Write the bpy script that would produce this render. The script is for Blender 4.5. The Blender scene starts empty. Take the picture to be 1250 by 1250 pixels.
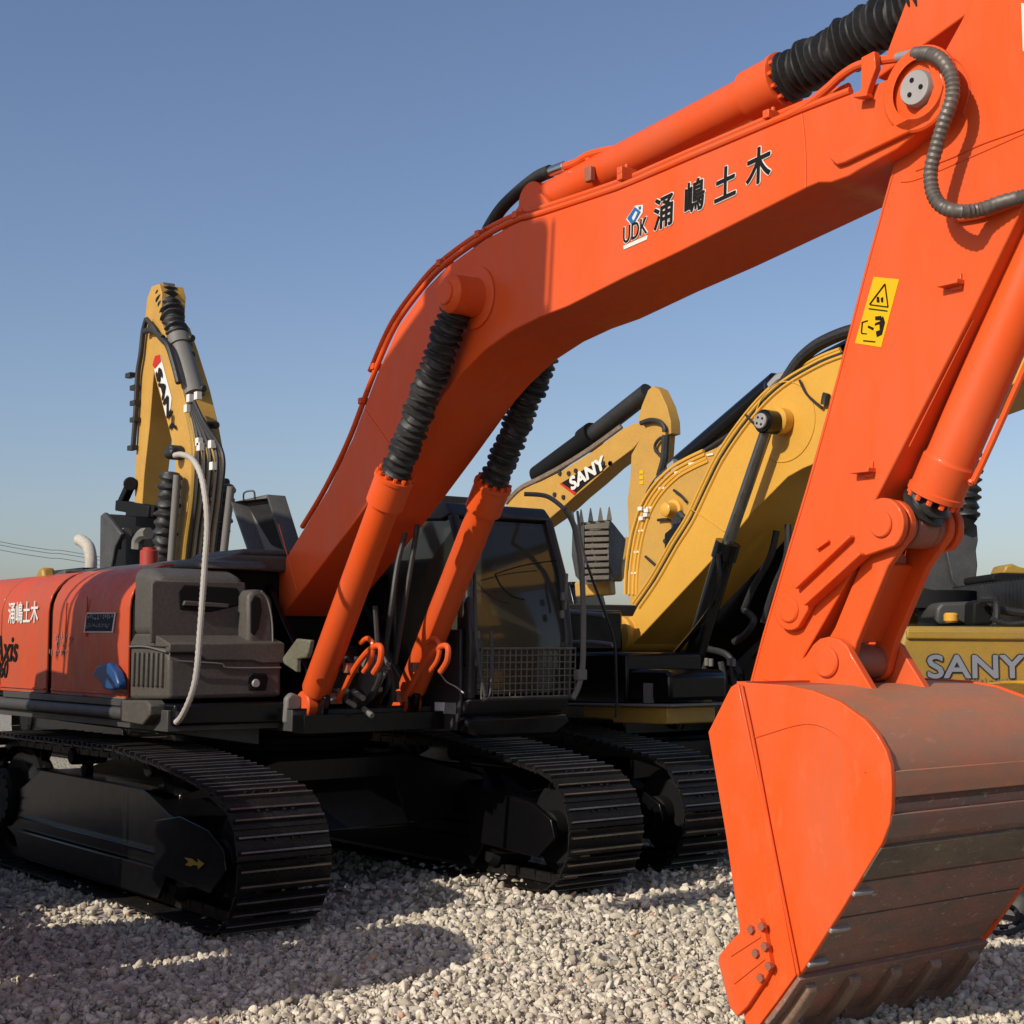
import bpy, bmesh, math, random
import numpy as np
from mathutils import Vector, Matrix
random.seed(7)
rng = np.random.default_rng(11)
scene = bpy.context.scene
COL = scene.collection

# ---------------------------------------------------------------- camera model
FPX = 1850.0
TH = math.radians(37.6)
PITCH = math.atan(160 / FPX)
CAM = Vector((10.73, -5.92, 1.8))
RV = Vector((math.sin(TH), math.cos(TH), 0))
VV = Vector((-math.cos(TH), math.sin(TH), 0))
FV = VV * math.cos(PITCH) + Vector((0, 0, 1)) * math.sin(PITCH)
UV = RV.cross(FV)

def ray(px, py):
    return FV * FPX + RV * (px - 625) - UV * (py - 625)
def PY(px, py, y):
    d = ray(px, py); return CAM + d * ((y - CAM.y) / d.y)
def PX(px, py, x):
    d = ray(px, py); return CAM + d * ((x - CAM.x) / d.x)
def PZ(px, py, z):
    d = ray(px, py); return CAM + d * ((z - CAM.z) / d.z)
def XZ(pts, y):
    return [(p.x, p.z) for p in (PY(a, b, y) for a, b in pts)]
def zm(x0, y0, s, pts):
    return [(x0 + a / s, y0 + b / s) for a, b in pts]

cd = bpy.data.cameras.new("camera")
cam = bpy.data.objects.new("camera", cd)
COL.objects.link(cam)
cam.location = CAM
rot = Matrix((RV, UV, -FV)).transposed()
cam.rotation_euler = rot.to_euler()
cd.sensor_fit = 'HORIZONTAL'
cd.sensor_width = 36.0
cd.lens = 36.0 * FPX / 1250.0
cd.clip_start = 0.05
cd.clip_end = 3000
scene.camera = cam

# ---------------------------------------------------------------- materials
MATS = {}
def mat(name, color, rough=0.5, metal=0.0, coat=0.0, var=0.12, dust=0.0, dustcol=(0.30, 0.24, 0.19),
        scale=3.0, bump=0.0, bscale=60.0, spec=0.5, dustscale=1.0, rvar=0.12):
    m = bpy.data.materials.new(name); m.use_nodes = True
    nt = m.node_tree; N = nt.nodes; L = nt.links
    b = N['Principled BSDF']
    b.inputs['Roughness'].default_value = rough
    b.inputs['Metallic'].default_value = metal
    b.inputs['Coat Weight'].default_value = coat
    b.inputs['Coat Roughness'].default_value = 0.12
    b.inputs['Specular IOR Level'].default_value = spec
    tc = N.new('ShaderNodeTexCoord')
    n1 = N.new('ShaderNodeTexNoise'); n1.inputs['Scale'].default_value = scale; n1.inputs['Detail'].default_value = 6
    L.new(tc.outputs['Object'], n1.inputs['Vector'])
    mx = N.new('ShaderNodeMix'); mx.data_type = 'RGBA'
    c = Vector(color)
    mx.inputs[6].default_value = (*(c * (1 - var)), 1)
    mx.inputs[7].default_value = (*(c * (1 + var)), 1)
    L.new(n1.outputs['Fac'], mx.inputs[0])
    out = mx.outputs[2]
    if dust > 0:
        n2 = N.new('ShaderNodeTexNoise'); n2.inputs['Scale'].default_value = 1.7 * dustscale; n2.inputs['Detail'].default_value = 9
        n2.inputs['Roughness'].default_value = 0.68
        L.new(tc.outputs['Object'], n2.inputs['Vector'])
        n3 = N.new('ShaderNodeTexNoise'); n3.inputs['Scale'].default_value = 45 * dustscale; n3.inputs['Detail'].default_value = 4
        L.new(tc.outputs['Object'], n3.inputs['Vector'])
        mu = N.new('ShaderNodeMath'); mu.operation = 'MULTIPLY'
        L.new(n2.outputs['Fac'], mu.inputs[0]); L.new(n3.outputs['Fac'], mu.inputs[1])
        rp = N.new('ShaderNodeMapRange')
        rp.inputs['From Min'].default_value = 0.17; rp.inputs['From Max'].default_value = 0.40
        rp.inputs['To Min'].default_value = 0.0; rp.inputs['To Max'].default_value = dust
        L.new(mu.outputs[0], rp.inputs['Value'])
        m2 = N.new('ShaderNodeMix'); m2.data_type = 'RGBA'
        L.new(rp.outputs[0], m2.inputs[0]); L.new(out, m2.inputs[6]); m2.inputs[7].default_value = (*dustcol, 1)
        out = m2.outputs[2]
    L.new(out, b.inputs['Base Color'])
    rr = N.new('ShaderNodeMapRange')
    rr.inputs['To Min'].default_value = max(0.02, rough - rvar); rr.inputs['To Max'].default_value = min(1, rough + rvar)
    nr = N.new('ShaderNodeTexNoise'); nr.inputs['Scale'].default_value = scale * 4; nr.inputs['Detail'].default_value = 5
    L.new(tc.outputs['Object'], nr.inputs['Vector']); L.new(nr.outputs['Fac'], rr.inputs['Value'])
    L.new(rr.outputs[0], b.inputs['Roughness'])
    if bump > 0:
        nb = N.new('ShaderNodeTexNoise'); nb.inputs['Scale'].default_value = bscale; nb.inputs['Detail'].default_value = 5
        L.new(tc.outputs['Object'], nb.inputs['Vector'])
        bp = N.new('ShaderNodeBump'); bp.inputs['Strength'].default_value = bump; bp.inputs['Distance'].default_value = 0.01
        L.new(nb.outputs['Fac'], bp.inputs['Height']); L.new(bp.outputs[0], b.inputs['Normal'])
    MATS[name] = m
    return m

ORANGE = (0.68, 0.084, 0.013)
#ORANGE_MAT
def streak_mat(name, cols, stretch, rough=.6, scale=1.0, bump=.25, coat=0.0, spec=.4, edges=None, mid=.5):
    """paint / steel with streaky dirt: cols = (base, dirt, bright wear)"""
    m = bpy.data.materials.new(name); m.use_nodes = True; nt = m.node_tree; N = nt.nodes; L = nt.links; b = N['Principled BSDF']
    b.inputs['Roughness'].default_value = rough; b.inputs['Specular IOR Level'].default_value = spec
    b.inputs['Coat Weight'].default_value = coat; b.inputs['Coat Roughness'].default_value = .12
    tc = N.new('ShaderNodeTexCoord'); mp = N.new('ShaderNodeMapping'); mp.inputs['Scale'].default_value = stretch; L.new(tc.outputs['Object'], mp.inputs[0])
    def noise(sc, det, vec): 
        n_ = N.new('ShaderNodeTexNoise'); n_.inputs['Scale'].default_value = sc; n_.inputs['Detail'].default_value = det; n_.inputs['Roughness'].default_value = .65; L.new(vec, n_.inputs['Vector']); return n_.outputs['Fac']
    def rng_(v, a, b_, c, d):
        r = N.new('ShaderNodeMapRange'); r.inputs[1].default_value = a; r.inputs[2].default_value = b_; r.inputs[3].default_value = c; r.inputs[4].default_value = d; L.new(v, r.inputs[0]); return r.outputs[0]
    def mix(f_, a, c):
        x = N.new('ShaderNodeMix'); x.data_type = 'RGBA'; L.new(f_, x.inputs[0])
        if isinstance(a, tuple): x.inputs[6].default_value = (*a, 1)
        else: L.new(a, x.inputs[6])
        x.inputs[7].default_value = (*c, 1); return x.outputs[2]
    n1 = noise(1.6 * scale, 8, mp.outputs[0]); n2 = noise(7 * scale, 6, mp.outputs[0]); n3 = noise(60, 4, tc.outputs['Object'])
    c1 = mix(rng_(n1, mid - .12, mid + .16, 0, edges[0]), cols[0], cols[1])
    c2 = mix(rng_(n2, .58, .68, 0, edges[1]), c1, cols[2])
    c3 = mix(rng_(n3, .5, .75, 0, edges[2]), c2, cols[1])
    L.new(c3, b.inputs['Base Color'])
    L.new(rng_(n2, .3, .7, rough - .12, rough + .15), b.inputs['Roughness'])
    bp = N.new('ShaderNodeBump'); bp.inputs['Strength'].default_value = bump; bp.inputs['Distance'].default_value = .006; L.new(n2, bp.inputs['Height']); L.new(bp.outputs[0], b.inputs['Normal'])
    MATS[name] = m; return m
mat('orange_worn', (0.30, 0.085, 0.048), 0.55, var=0.15, dust=0.8, dustcol=(0.17, 0.105, 0.075), bump=0.18, bscale=110, dustscale=1.4)
streak_mat('orange', (ORANGE, (0.44, 0.12, 0.06), (0.78, 0.11, 0.03)), (1.8, 1.8, .5), rough=.46, scale=.9, bump=.035, coat=.12, spec=.16, edges=(.34, .22, .12), mid=.52)
streak_mat('orange_hood', ((0.50, 0.062, 0.014), (0.30, 0.085, 0.05), (0.62, 0.09, 0.03)), (1.5, 1.5, .6), rough=.5, scale=1.1, bump=.05, coat=.15, spec=.2, edges=(.6, .3, .25), mid=.5)
streak_mat('orange_bucket', (ORANGE, (0.38, 0.13, 0.07), (0.80, 0.13, 0.04)), (1.5, 1.5, .6), rough=.5, scale=1.3, bump=.06, coat=.1, spec=.18, edges=(.42, .3, .2), mid=.53)
streak_mat('shell_dark', ((0.29, 0.125, 0.088), (0.16, 0.118, 0.09), (0.50, 0.38, 0.29)), (2.6, 1.2, 2.6), rough=.6, scale=2.2, bump=.6, edges=(.95, .7, .9), mid=.49)
streak_mat('orange_scraped', ((0.29, 0.11, 0.068), (0.18, 0.13, 0.095), (0.44, 0.28, 0.19)), (3, 1.2, 3), rough=.52, scale=1.0, bump=.4, edges=(.9, .6, .6), mid=.48)
streak_mat('orange_dusty', ((0.44, 0.15, 0.075), (0.27, 0.165, 0.105), (0.50, 0.25, 0.15)), (2, 1.0, 2), rough=.55, scale=1.8, bump=.12, edges=(.8, .4, .5), mid=.47, spec=.3)
streak_mat('muddy_shell', ((0.20, 0.14, 0.09), (0.10, 0.085, 0.065), (0.40, 0.33, 0.25)), (3, 1.2, 3), rough=.7, scale=1.2, bump=.6, edges=(.9, .7, .6), mid=.5)
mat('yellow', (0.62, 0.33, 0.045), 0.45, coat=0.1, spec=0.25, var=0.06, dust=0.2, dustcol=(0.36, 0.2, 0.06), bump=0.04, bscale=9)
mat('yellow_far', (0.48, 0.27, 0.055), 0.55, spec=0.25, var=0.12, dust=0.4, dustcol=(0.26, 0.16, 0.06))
mat('yellow_lit', (0.78, 0.38, 0.02), 0.35, coat=0.3, var=0.05)  # brighter copy of the yellow: sunlight on the lower lip put into the colour
mat('yellow_dull', (0.33, 0.195, 0.018), 0.5, var=0.12, dust=0.5, dustcol=(0.15, 0.12, 0.07))
mat('black_paint', (0.0035, 0.0035, 0.004), 0.2, spec=0.28, coat=0.0, rvar=.08, var=0.3, dust=0.10, dustcol=(0.022, 0.02, 0.018), bump=0.05, bscale=12)
mat('black_matt', (0.005, 0.005, 0.0055), 0.7, spec=0.2, var=0.3)
mat('dark_grey', (0.042, 0.041, 0.039), 0.55, var=0.12, dust=0.25, dustcol=(0.11, 0.10, 0.085))
mat('cab_grey', (0.022, 0.022, 0.0235), 0.5, var=0.12, dust=0.2, dustcol=(0.07, 0.065, 0.06))
mat('mid_grey', (0.13, 0.125, 0.115), 0.6, var=0.12, dust=0.3, dustcol=(0.2, 0.18, 0.15))
mat('steel_shoe', (0.009, 0.008, 0.0078), 0.45, spec=0.3, metal=0.2, var=0.4, dust=0.22, dustcol=(0.07, 0.058, 0.048), bump=0.5, bscale=80)
mat('steel_edge', (0.26, 0.23, 0.20), 0.34, metal=0.85, var=0.4, dust=0.6, dustcol=(0.05, 0.04, 0.035), bump=0.3, dustscale=2.5)
mat('mud_grey', (0.115, 0.10, 0.08), 0.85, var=0.35, dust=0.7, dustcol=(0.2, 0.17, 0.13), bump=0.5, bscale=25)
mat('rubber', (0.012, 0.012, 0.012), 0.55, var=0.3, dust=0.35, dustcol=(0.055, 0.05, 0.045))
mat('hose_grey', (0.095, 0.085, 0.075), 0.5, metal=0.3, var=0.2, dust=0.3)
mat('conduit', (0.42, 0.40, 0.36), 0.7, spec=.3, var=0.25, dust=0.6, dustcol=(0.3, 0.28, 0.25), dustscale=4)
mat('chrome', (0.62, 0.62, 0.60), 0.25, metal=1.0, var=0.1)
mat('dull_steel', (0.36, 0.35, 0.34), 0.55, metal=0.5, var=0.15, dust=0.2)
mat('rod_dark', (0.20, 0.19, 0.17), 0.3, metal=0.9, var=0.2)
mat('worn_tooth', (0.20, 0.12, 0.08), 0.5, metal=0.2, var=0.25, dust=0.7, dustcol=(0.24, 0.18, 0.14), bump=0.5, dustscale=2)
mat('box_grey', (0.062, 0.056, 0.048), 0.55, spec=0.3, var=0.12, dust=0.45, dustcol=(0.13, 0.115, 0.095))
mat('grey_bucket', (0.042, 0.043, 0.045), 0.55, metal=0.2, var=0.25, dust=0.4, dustcol=(0.14, 0.13, 0.11))
mat('white_paint', (0.72, 0.70, 0.66), 0.45, var=0.06, dust=0.2)
mat('exhaust_white', (0.46, 0.44, 0.38), 0.6, spec=.3, var=0.12, dust=0.5)
mat('label_bright', (0.92, 0.92, 0.90), 0.4, var=0.02)
mat('label_white', (0.62, 0.60, 0.56), 0.85, spec=0.12, var=0.05)
mat('label_grey', (0.25, 0.25, 0.25), 0.85, spec=0.12, var=0.3, scale=80)
mat('label_dim', (0.24, 0.17, 0.15), 0.85, spec=0.12, var=0.25, scale=30)
mat('label_dark', (0.03, 0.035, 0.045), 0.85, spec=0.12, var=0.1)
mat('label_black', (0.012, 0.011, 0.010), 0.85, spec=0.12, var=0.2)
mat('label_blue', (0.02, 0.12, 0.33), 0.85, spec=0.12, var=0.1)
mat('label_red', (0.45, 0.03, 0.02), 0.85, spec=0.12, var=0.1)
mat('faded_yellow', (0.30, 0.21, 0.02), 0.8, var=.2)
mat('label_yellow', (0.66, 0.38, 0.01), 0.85, spec=0.12, var=0.04)
mat('letter_silver', (0.20, 0.215, 0.25), 0.5, spec=.3, metal=0.1, var=0.1)
mat('blue_cover', (0.010, 0.055, 0.17), 0.4, var=0.15)
mat('red_cap', (0.35, 0.035, 0.02), 0.5, var=0.1)
mat('lever_green', (0.10, 0.10, 0.065), 0.6, var=0.15, dust=0.4)
mat('seat', (0.05, 0.05, 0.048), 0.8, var=0.2)
mat('interior', (0.11, 0.105, 0.075), 0.8, var=0.2)
g = mat('window_glass', (0.02, 0.028, 0.035), 0.06, var=0.1, rvar=0.03)
gb = g.node_tree.nodes['Principled BSDF']
gb.inputs['Transmission Weight'].default_value = 0.62
gb.inputs['IOR'].default_value = 1.5
for nd in g.node_tree.nodes:
    if nd.type == 'MIX':
        nd.inputs[6].default_value = (0.10, 0.098, 0.075, 1); nd.inputs[7].default_value = (0.13, 0.125, 0.095, 1)

# ---------------------------------------------------------------- mesh builder
SPLIT = {'guide_link', 'cylinder_boss', 'boss_cap', 'link_boss', 'roller', 'pipe_clamp', 'hose_clip', 'hydraulic_hose', 'hose_fitting', 'step_plate', 'boom_bracket', 'hinge', 'travel_lever',
         'feed_pipe', 'steel_pipe', 'work_lamp', 'cylinder_lug', 'thin_hose', 'hydraulic_pipe', 'pipe_hose', 'hose_clamp', 'handrail', 'bolt', 'cutter_rib', 'vent_rib', 'console', 'pillar_trim', 'side_window', 'bucket_link', 'bracket_plate', 'cylinder_eye', 'rail_end', 'weld_seam', 'rail_clamp'}
class MB:
    def __init__(self): self.v = []; self.f = []
    def add(self, vs, fs):
        n = len(self.v); self.v += [tuple(p) for p in vs]; self.f += [tuple(i + n for i in f) for f in fs]; return self
    def prism(self, pts, y0, y1):
        n = len(pts)
        vs = [(x, y0, z) for x, z in pts] + [(x, y1, z) for x, z in pts]
        fs = [tuple(range(n)), tuple(range(2 * n - 1, n - 1, -1))] + [(i, i + n, (i + 1) % n + n, (i + 1) % n) for i in range(n)]
        return self.add(vs, fs)
    def prism_x(self, pts, x0, x1):
        n = len(pts)
        vs = [(x0, y, z) for y, z in pts] + [(x1, y, z) for y, z in pts]
        fs = [tuple(range(n)), tuple(range(2 * n - 1, n - 1, -1))] + [(i, i + n, (i + 1) % n + n, (i + 1) % n) for i in range(n)]
        return self.add(vs, fs)
    def box(self, x0, x1, y0, y1, z0, z1):
        return self.prism([(x0, z0), (x1, z0), (x1, z1), (x0, z1)], y0, y1)
    def bar(self, a, b, w, h, up=Vector((0, 0, 1))):
        a = Vector(a); b = Vector(b); d = (b - a).normalized(); s = d.cross(up)
        if s.length < 1e-4: s = d.cross(Vector((1, 0, 0)))
        s.normalize(); u = s.cross(d)
        vs = [p + s * (w / 2 * i) + u * (h / 2 * j) for p in (a, b) for i, j in ((-1, -1), (1, -1), (1, 1), (-1, 1))]
        return self.add(vs, [(3, 2, 1, 0), (4, 5, 6, 7), (0, 1, 5, 4), (1, 2, 6, 5), (2, 3, 7, 6), (3, 0, 4, 7)])
    def lathe(self, a, b, prof, n=28, caps=True, wob=0.0):
        """prof: list of (t along a->b in metres, radius)"""
        a = Vector(a); b = Vector(b); d = (b - a).normalized()
        s = d.cross(Vector((0.13, 0.31, 0.94))).normalized(); u = s.cross(d)
        vs = []; fs = []
        for t, r in prof:
            for k in range(n):
                an = 2 * math.pi * k / n
                rk = r * (1 + wob * (math.sin(3 * an + t * 31) * .6 + math.sin(5 * an - t * 57) * .4 + math.sin(an + t * 13) * .5))
                tk = t + wob * r * .9 * math.sin(2 * an + t * 19)
                vs.append(a + d * tk + s * (rk * math.cos(an)) + u * (rk * math.sin(an)))
        for i in range(len(prof) - 1):
            for k in range(n):
                k2 = (k + 1) % n
                fs.append((i * n + k, i * n + k2, (i + 1) * n + k2, (i + 1) * n + k))
        if caps:
            fs.append(tuple(range(n - 1, -1, -1))); m = (len(prof) - 1) * n; fs.append(tuple(range(m, m + n)))
        return self.add(vs, fs)
    def cyl(self, a, b, r, n=24, ch=0.0):
        L = (Vector(b) - Vector(a)).length
        if ch: return self.lathe(a, b, [(0, r - ch), (ch, r), (L - ch, r), (L, r - ch)], n)
        return self.lathe(a, b, [(0, r), (L, r)], n)
    def tube(self, path, r, n=10, smooth=True, rings=0.0):
        P = [Vector(p) for p in path]
        if smooth and len(P) > 2:
            Q = []
            for i in range(len(P) - 1):
                p0 = P[max(i - 1, 0)]; p1 = P[i]; p2 = P[i + 1]; p3 = P[min(i + 2, len(P) - 1)]
                st = 8
                for k in range(st):
                    t = k / st
                    Q.append(0.5 * ((2 * p1) + (p2 - p0) * t + (2 * p0 - 5 * p1 + 4 * p2 - p3) * t * t + (3 * p1 - p0 - 3 * p2 + p3) * t ** 3))
            Q.append(P[-1]); P = Q
        if rings:   # resample densely and modulate radius (armoured hose)
            R_ = []
            for i in range(len(P) - 1):
                k = max(1, int((P[i + 1] - P[i]).length / (rings / 2)))
                for j in range(k): R_.append(P[i].lerp(P[i + 1], j / k))
            R_.append(P[-1]); P = R_
        vs = []; fs = []; s = None
        for i, p in enumerate(P):
            d = (P[min(i + 1, len(P) - 1)] - P[max(i - 1, 0)]).normalized()
            if s is None:
                s = d.cross(Vector((0.2, 0.3, 0.93))).normalized()
            else:
                s = (s - d * s.dot(d)).normalized()
            u = s.cross(d)
            rr = r * (1.0 if (not rings or i % 2) else 0.86)
            for k in range(n):
                an = 2 * math.pi * k / n
                vs.append(p + s * (rr * math.cos(an)) + u * (rr * math.sin(an)))
        for i in range(len(P) - 1):
            for k in range(n):
                k2 = (k + 1) % n
                fs.append((i * n + k, i * n + k2, (i + 1) * n + k2, (i + 1) * n + k))
        fs.append(tuple(range(n - 1, -1, -1))); m = (len(P) - 1) * n; fs.append(tuple(range(m, m + n)))
        return self.add(vs, fs)
    def boot(self, a, b, r, pitch=0.055, n=28, sag=0.0):
        a = Vector(a); b = Vector(b); L = (b - a).length; k = max(2, round(L / pitch)); prof = [(0, r * .72)]
        for i in range(k):
            q = 1 + 0.05 * math.sin(i * 2.3) + 0.03 * math.sin(i * 5.1)
            t = i / k * L
            prof += [(t + 0.12 * L / k, r * .76), (t + 0.42 * L / k, r * q), (t + 0.62 * L / k, r * q), (t + 0.92 * L / k, r * .76)]
        prof.append((L, r * .72))
        return self.lathe(a, b, prof, n, wob=.06)
    def xform(self, M):
        self.v = [tuple(M @ Vector(p)) for p in self.v]; return self
    def pieces(self):
        """groups of faces whose connected shells do not overlap in space"""
        par = list(range(len(self.v)))
        def fd(a):
            while par[a] != a: par[a] = par[par[a]]; a = par[a]
            return a
        for f_ in self.f:
            r0 = fd(f_[0])
            for i in f_[1:]: par[fd(i)] = r0
        comp = {}
        for f_ in self.f: comp.setdefault(fd(f_[0]), []).append(f_)
        L_ = []
        for fs in comp.values():
            ids = {i for f_ in fs for i in f_}; P_ = [self.v[i] for i in ids]
            L_.append([fs, [min(p[k] for p in P_) - .004 for k in range(3)], [max(p[k] for p in P_) + .004 for k in range(3)]])
        ch = True
        while ch:
            ch = False
            for i in range(len(L_)):
                for j in range(i + 1, len(L_)):
                    a, b_ = L_[i], L_[j]
                    if all(a[1][k] <= b_[2][k] and b_[1][k] <= a[2][k] for k in range(3)):
                        a[0] = a[0] + b_[0]; a[1] = [min(a[1][k], b_[1][k]) for k in range(3)]; a[2] = [max(a[2][k], b_[2][k]) for k in range(3)]
                        L_.pop(j); ch = True; break
                if ch: break
        out = []
        for fs, _, _ in L_:
            ids = sorted({i for f_ in fs for i in f_}); mp = {i: k for k, i in enumerate(ids)}
            q = MB(); q.v = [self.v[i] for i in ids]; q.f = [tuple(mp[i] for i in f_) for f_ in fs]; out.append(q)
        return out
    def build(self, name, m, parent=None, bevel=0.0, origin=None, seg=2, angle=35, nosplit=False):
        if name in SPLIT and not nosplit and len(self.f) < 60000:
            ps = self.pieces()
            if len(ps) > 1:
                r = [q.build(name, m, parent, bevel, origin, seg, angle, True) for q in ps]
                return r[0]
        if parent is not None and parent.parent is not None and parent.parent.parent is not None: parent = parent.parent   # thing > part > sub-part, no deeper
        o0 = Vector((0, 0, 0))
        p = parent
        while p is not None:
            o0 += Vector(p.location); p = p.parent
        if origin is not None: o0 = Vector(origin)
        me = bpy.data.meshes.new(name)
        me.from_pydata([tuple(Vector(q) - o0) for q in self.v], [], self.f)
        bm = bmesh.new(); bm.from_mesh(me)
        bmesh.ops.recalc_face_normals(bm, faces=bm.faces)
        bm.to_mesh(me); bm.free()
        me.polygons.foreach_set('use_smooth', [True] * len(me.polygons))
        me.set_sharp_from_angle(angle=math.radians(angle))
        me.materials.append(MATS[m])
        ob = bpy.data.objects.new(name, me); COL.objects.link(ob)
        if parent is not None: ob.parent = parent
        if origin is not None: ob.location = origin
        if bevel:
            bv = ob.modifiers.new('bevel', 'BEVEL'); bv.width = bevel; bv.segments = seg
            bv.limit_method = 'ANGLE'; bv.angle_limit = math.radians(40); bv.harden_normals = False
        return ob

def thing(name, loc, label, cat, group=None):
    o = bpy.data.objects.new(name, None); COL.objects.link(o)
    o.location = loc; o.empty_display_size = 0.3
    o['label'] = label; o['category'] = cat
    if group: o['group'] = group
    return o
def copy_tree(o, parent=None):
    c = o.copy(); COL.objects.link(c); c.parent = parent
    for ch in list(o.children): copy_tree(ch, c)
    return c

def text_on(name, body, origin, ux, uy, size, m, parent, offset=0.0, lift=0.0, shear=0.0, ext=0.0006, xs=1.0):
    """flat lettering on a surface: origin = lower left point, ux/uy = in-plane unit vectors"""
    cu = bpy.data.curves.new(name, 'FONT'); cu.body = body; cu.size = size; cu.extrude = ext
    cu.shear = shear; cu.fill_mode = 'BOTH'; cu.resolution_u = 4
    t = bpy.data.objects.new(name, cu); COL.objects.link(t)
    dg = bpy.context.evaluated_depsgraph_get()
    me = bpy.data.meshes.new_from_object(t.evaluated_get(dg))
    bpy.data.objects.remove(t); bpy.data.curves.remove(cu)
    ux = Vector(ux).normalized(); uy = Vector(uy); uz = ux.cross(uy).normalized(); uy = uy.normalized()
    mb = MB()
    shifts = [(0, 0)] if offset <= 0 else [(offset * math.cos(a), offset * math.sin(a)) for a in [i * math.pi / 4 for i in range(8)]] + [(0, 0)]
    for i, (du, dv) in enumerate(shifts):       # the strokes are thickened by slightly displaced layers
        vs = [Vector(origin) + ux * (v.co.x * xs + du) + uy * (v.co.y + dv) + uz * (v.co.z + lift + i * .00022) for v in me.vertices]
        mb.add(vs, [tuple(p.vertices) for p in me.polygons])
    bpy.data.meshes.remove(me)
    if not mb.f: return None
    return mb.build(name, m, parent)

def worn_row(name, origin, ux, length, h, m, parent, lift=.002, sd=1):
    """a row of worn, unreadable marks: short broken strokes"""
    r_ = random.Random(sd); ux = Vector(ux).normalized(); uz = ux.cross(Vector((0, 0, 1))).normalized(); mb = MB(); x = 0; k = 0
    while x < length:
        w = h * r_.uniform(.35, .6)
        for j in range(r_.randint(2, 3)):
            a = x + w * r_.random() * .5; z0 = h * r_.uniform(0, .55)
            if r_.random() < .5: q = (a, a + w * .22, z0, z0 + h * .45)
            else: q = (x, x + w * .9, z0, z0 + h * .16)
            l_ = lift + k * .0001; k += 1
            mb.add([Vector(origin) + ux * u + Vector((0, 0, v_)) + uz * l_ for u, v_ in ((q[0], q[2]), (q[1], q[2]), (q[1], q[3]), (q[0], q[3]))], [(0, 1, 2, 3)])
        x += w * 1.5
    return mb.build(name, m, parent)

def quad_decal(mb, pts, lift):
    """thin slab from 4+ coplanar points"""
    P = [Vector(p) for p in pts]; n = (P[1] - P[0]).cross(P[2] - P[0]).normalized()
    if n.dot(CAM - P[0]) < 0: n = -n
    k = len(P)
    vs = [p + n * (lift - 0.003) for p in P] + [p + n * lift for p in P]
    fs = [tuple(range(k)), tuple(range(2 * k - 1, k - 1, -1))] + [(i, i + k, (i + 1) % k + k, (i + 1) % k) for i in range(k)]
    return mb.add(vs, fs)

# ---------------------------------------------------------------- ground height
def ground_h(x, y):
    """numpy heights of the gravel yard"""
    h = 0.020 * np.sin(x * 1.3 + 0.6 * y) * np.cos(y * 1.1 - 0.4 * x) + 0.012 * np.sin(3.1 * x + 1.7) * np.sin(2.7 * y + 0.5) + 0.008 * np.sin(6.3 * x - 2 * y)
    # low ridge of loose stone pushed up between the tracks
    h = h + 0.07 * np.exp(-(((x - 3.1) / 0.9) ** 2 + ((y - 0.2) / 0.9) ** 2))
    return h

# ---------------------------------------------------------------- crawler track
def track_loop(L0=-2.42, L1=2.42, r=0.50, zc=0.53, step=0.19):
    """centre line of the shoe plates, list of (x,z,angle) evenly spaced"""
    xa = L0 + r; rf = .42; xb = L1 - rf; zf = zc - r + rf; pts = []
    n = 40
    for i in range(n): pts.append((xa + (xb - xa) * i / n, zc - r))
    for i in range(n): a = -math.pi / 2 + math.radians(172) * i / n; pts.append((xb + rf * math.cos(a), zf + rf * math.sin(a)))
    a = math.radians(82); x1, z1 = xb + rf * math.cos(a), zf + rf * math.sin(a); x2, z2 = .55, zc + r + .015
    for i in range(n):
        t = i / n; pts.append((x1 + (x2 - x1) * t, z1 + (z2 - z1) * (t + .12 * math.sin(math.pi * t))))
    for i in range(n):
        t = i / n; pts.append((x2 + (xa - x2) * t, z2 + (zc + r - z2) * t))
    for i in range(n): a = math.pi / 2 + math.pi * i / n; pts.append((xa + r * math.cos(a), zc + r * math.sin(a)))
    pts.append(pts[0])
    d = [0]
    for i in range(len(pts) - 1): d.append(d[-1] + math.dist(pts[i], pts[i + 1]))
    k = round(d[-1] / step); out = []
    j = 0
    for i in range(k):
        s = d[-1] * i / k
        while d[j + 1] < s: j += 1
        t = (s - d[j]) / (d[j + 1] - d[j])
        x = pts[j][0] + (pts[j + 1][0] - pts[j][0]) * t; z = pts[j][1] + (pts[j + 1][1] - pts[j][1]) * t
        out.append((x, z, math.atan2(pts[j + 1][1] - pts[j][1], pts[j + 1][0] - pts[j][0])))
    return out, d[-1] / k

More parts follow.
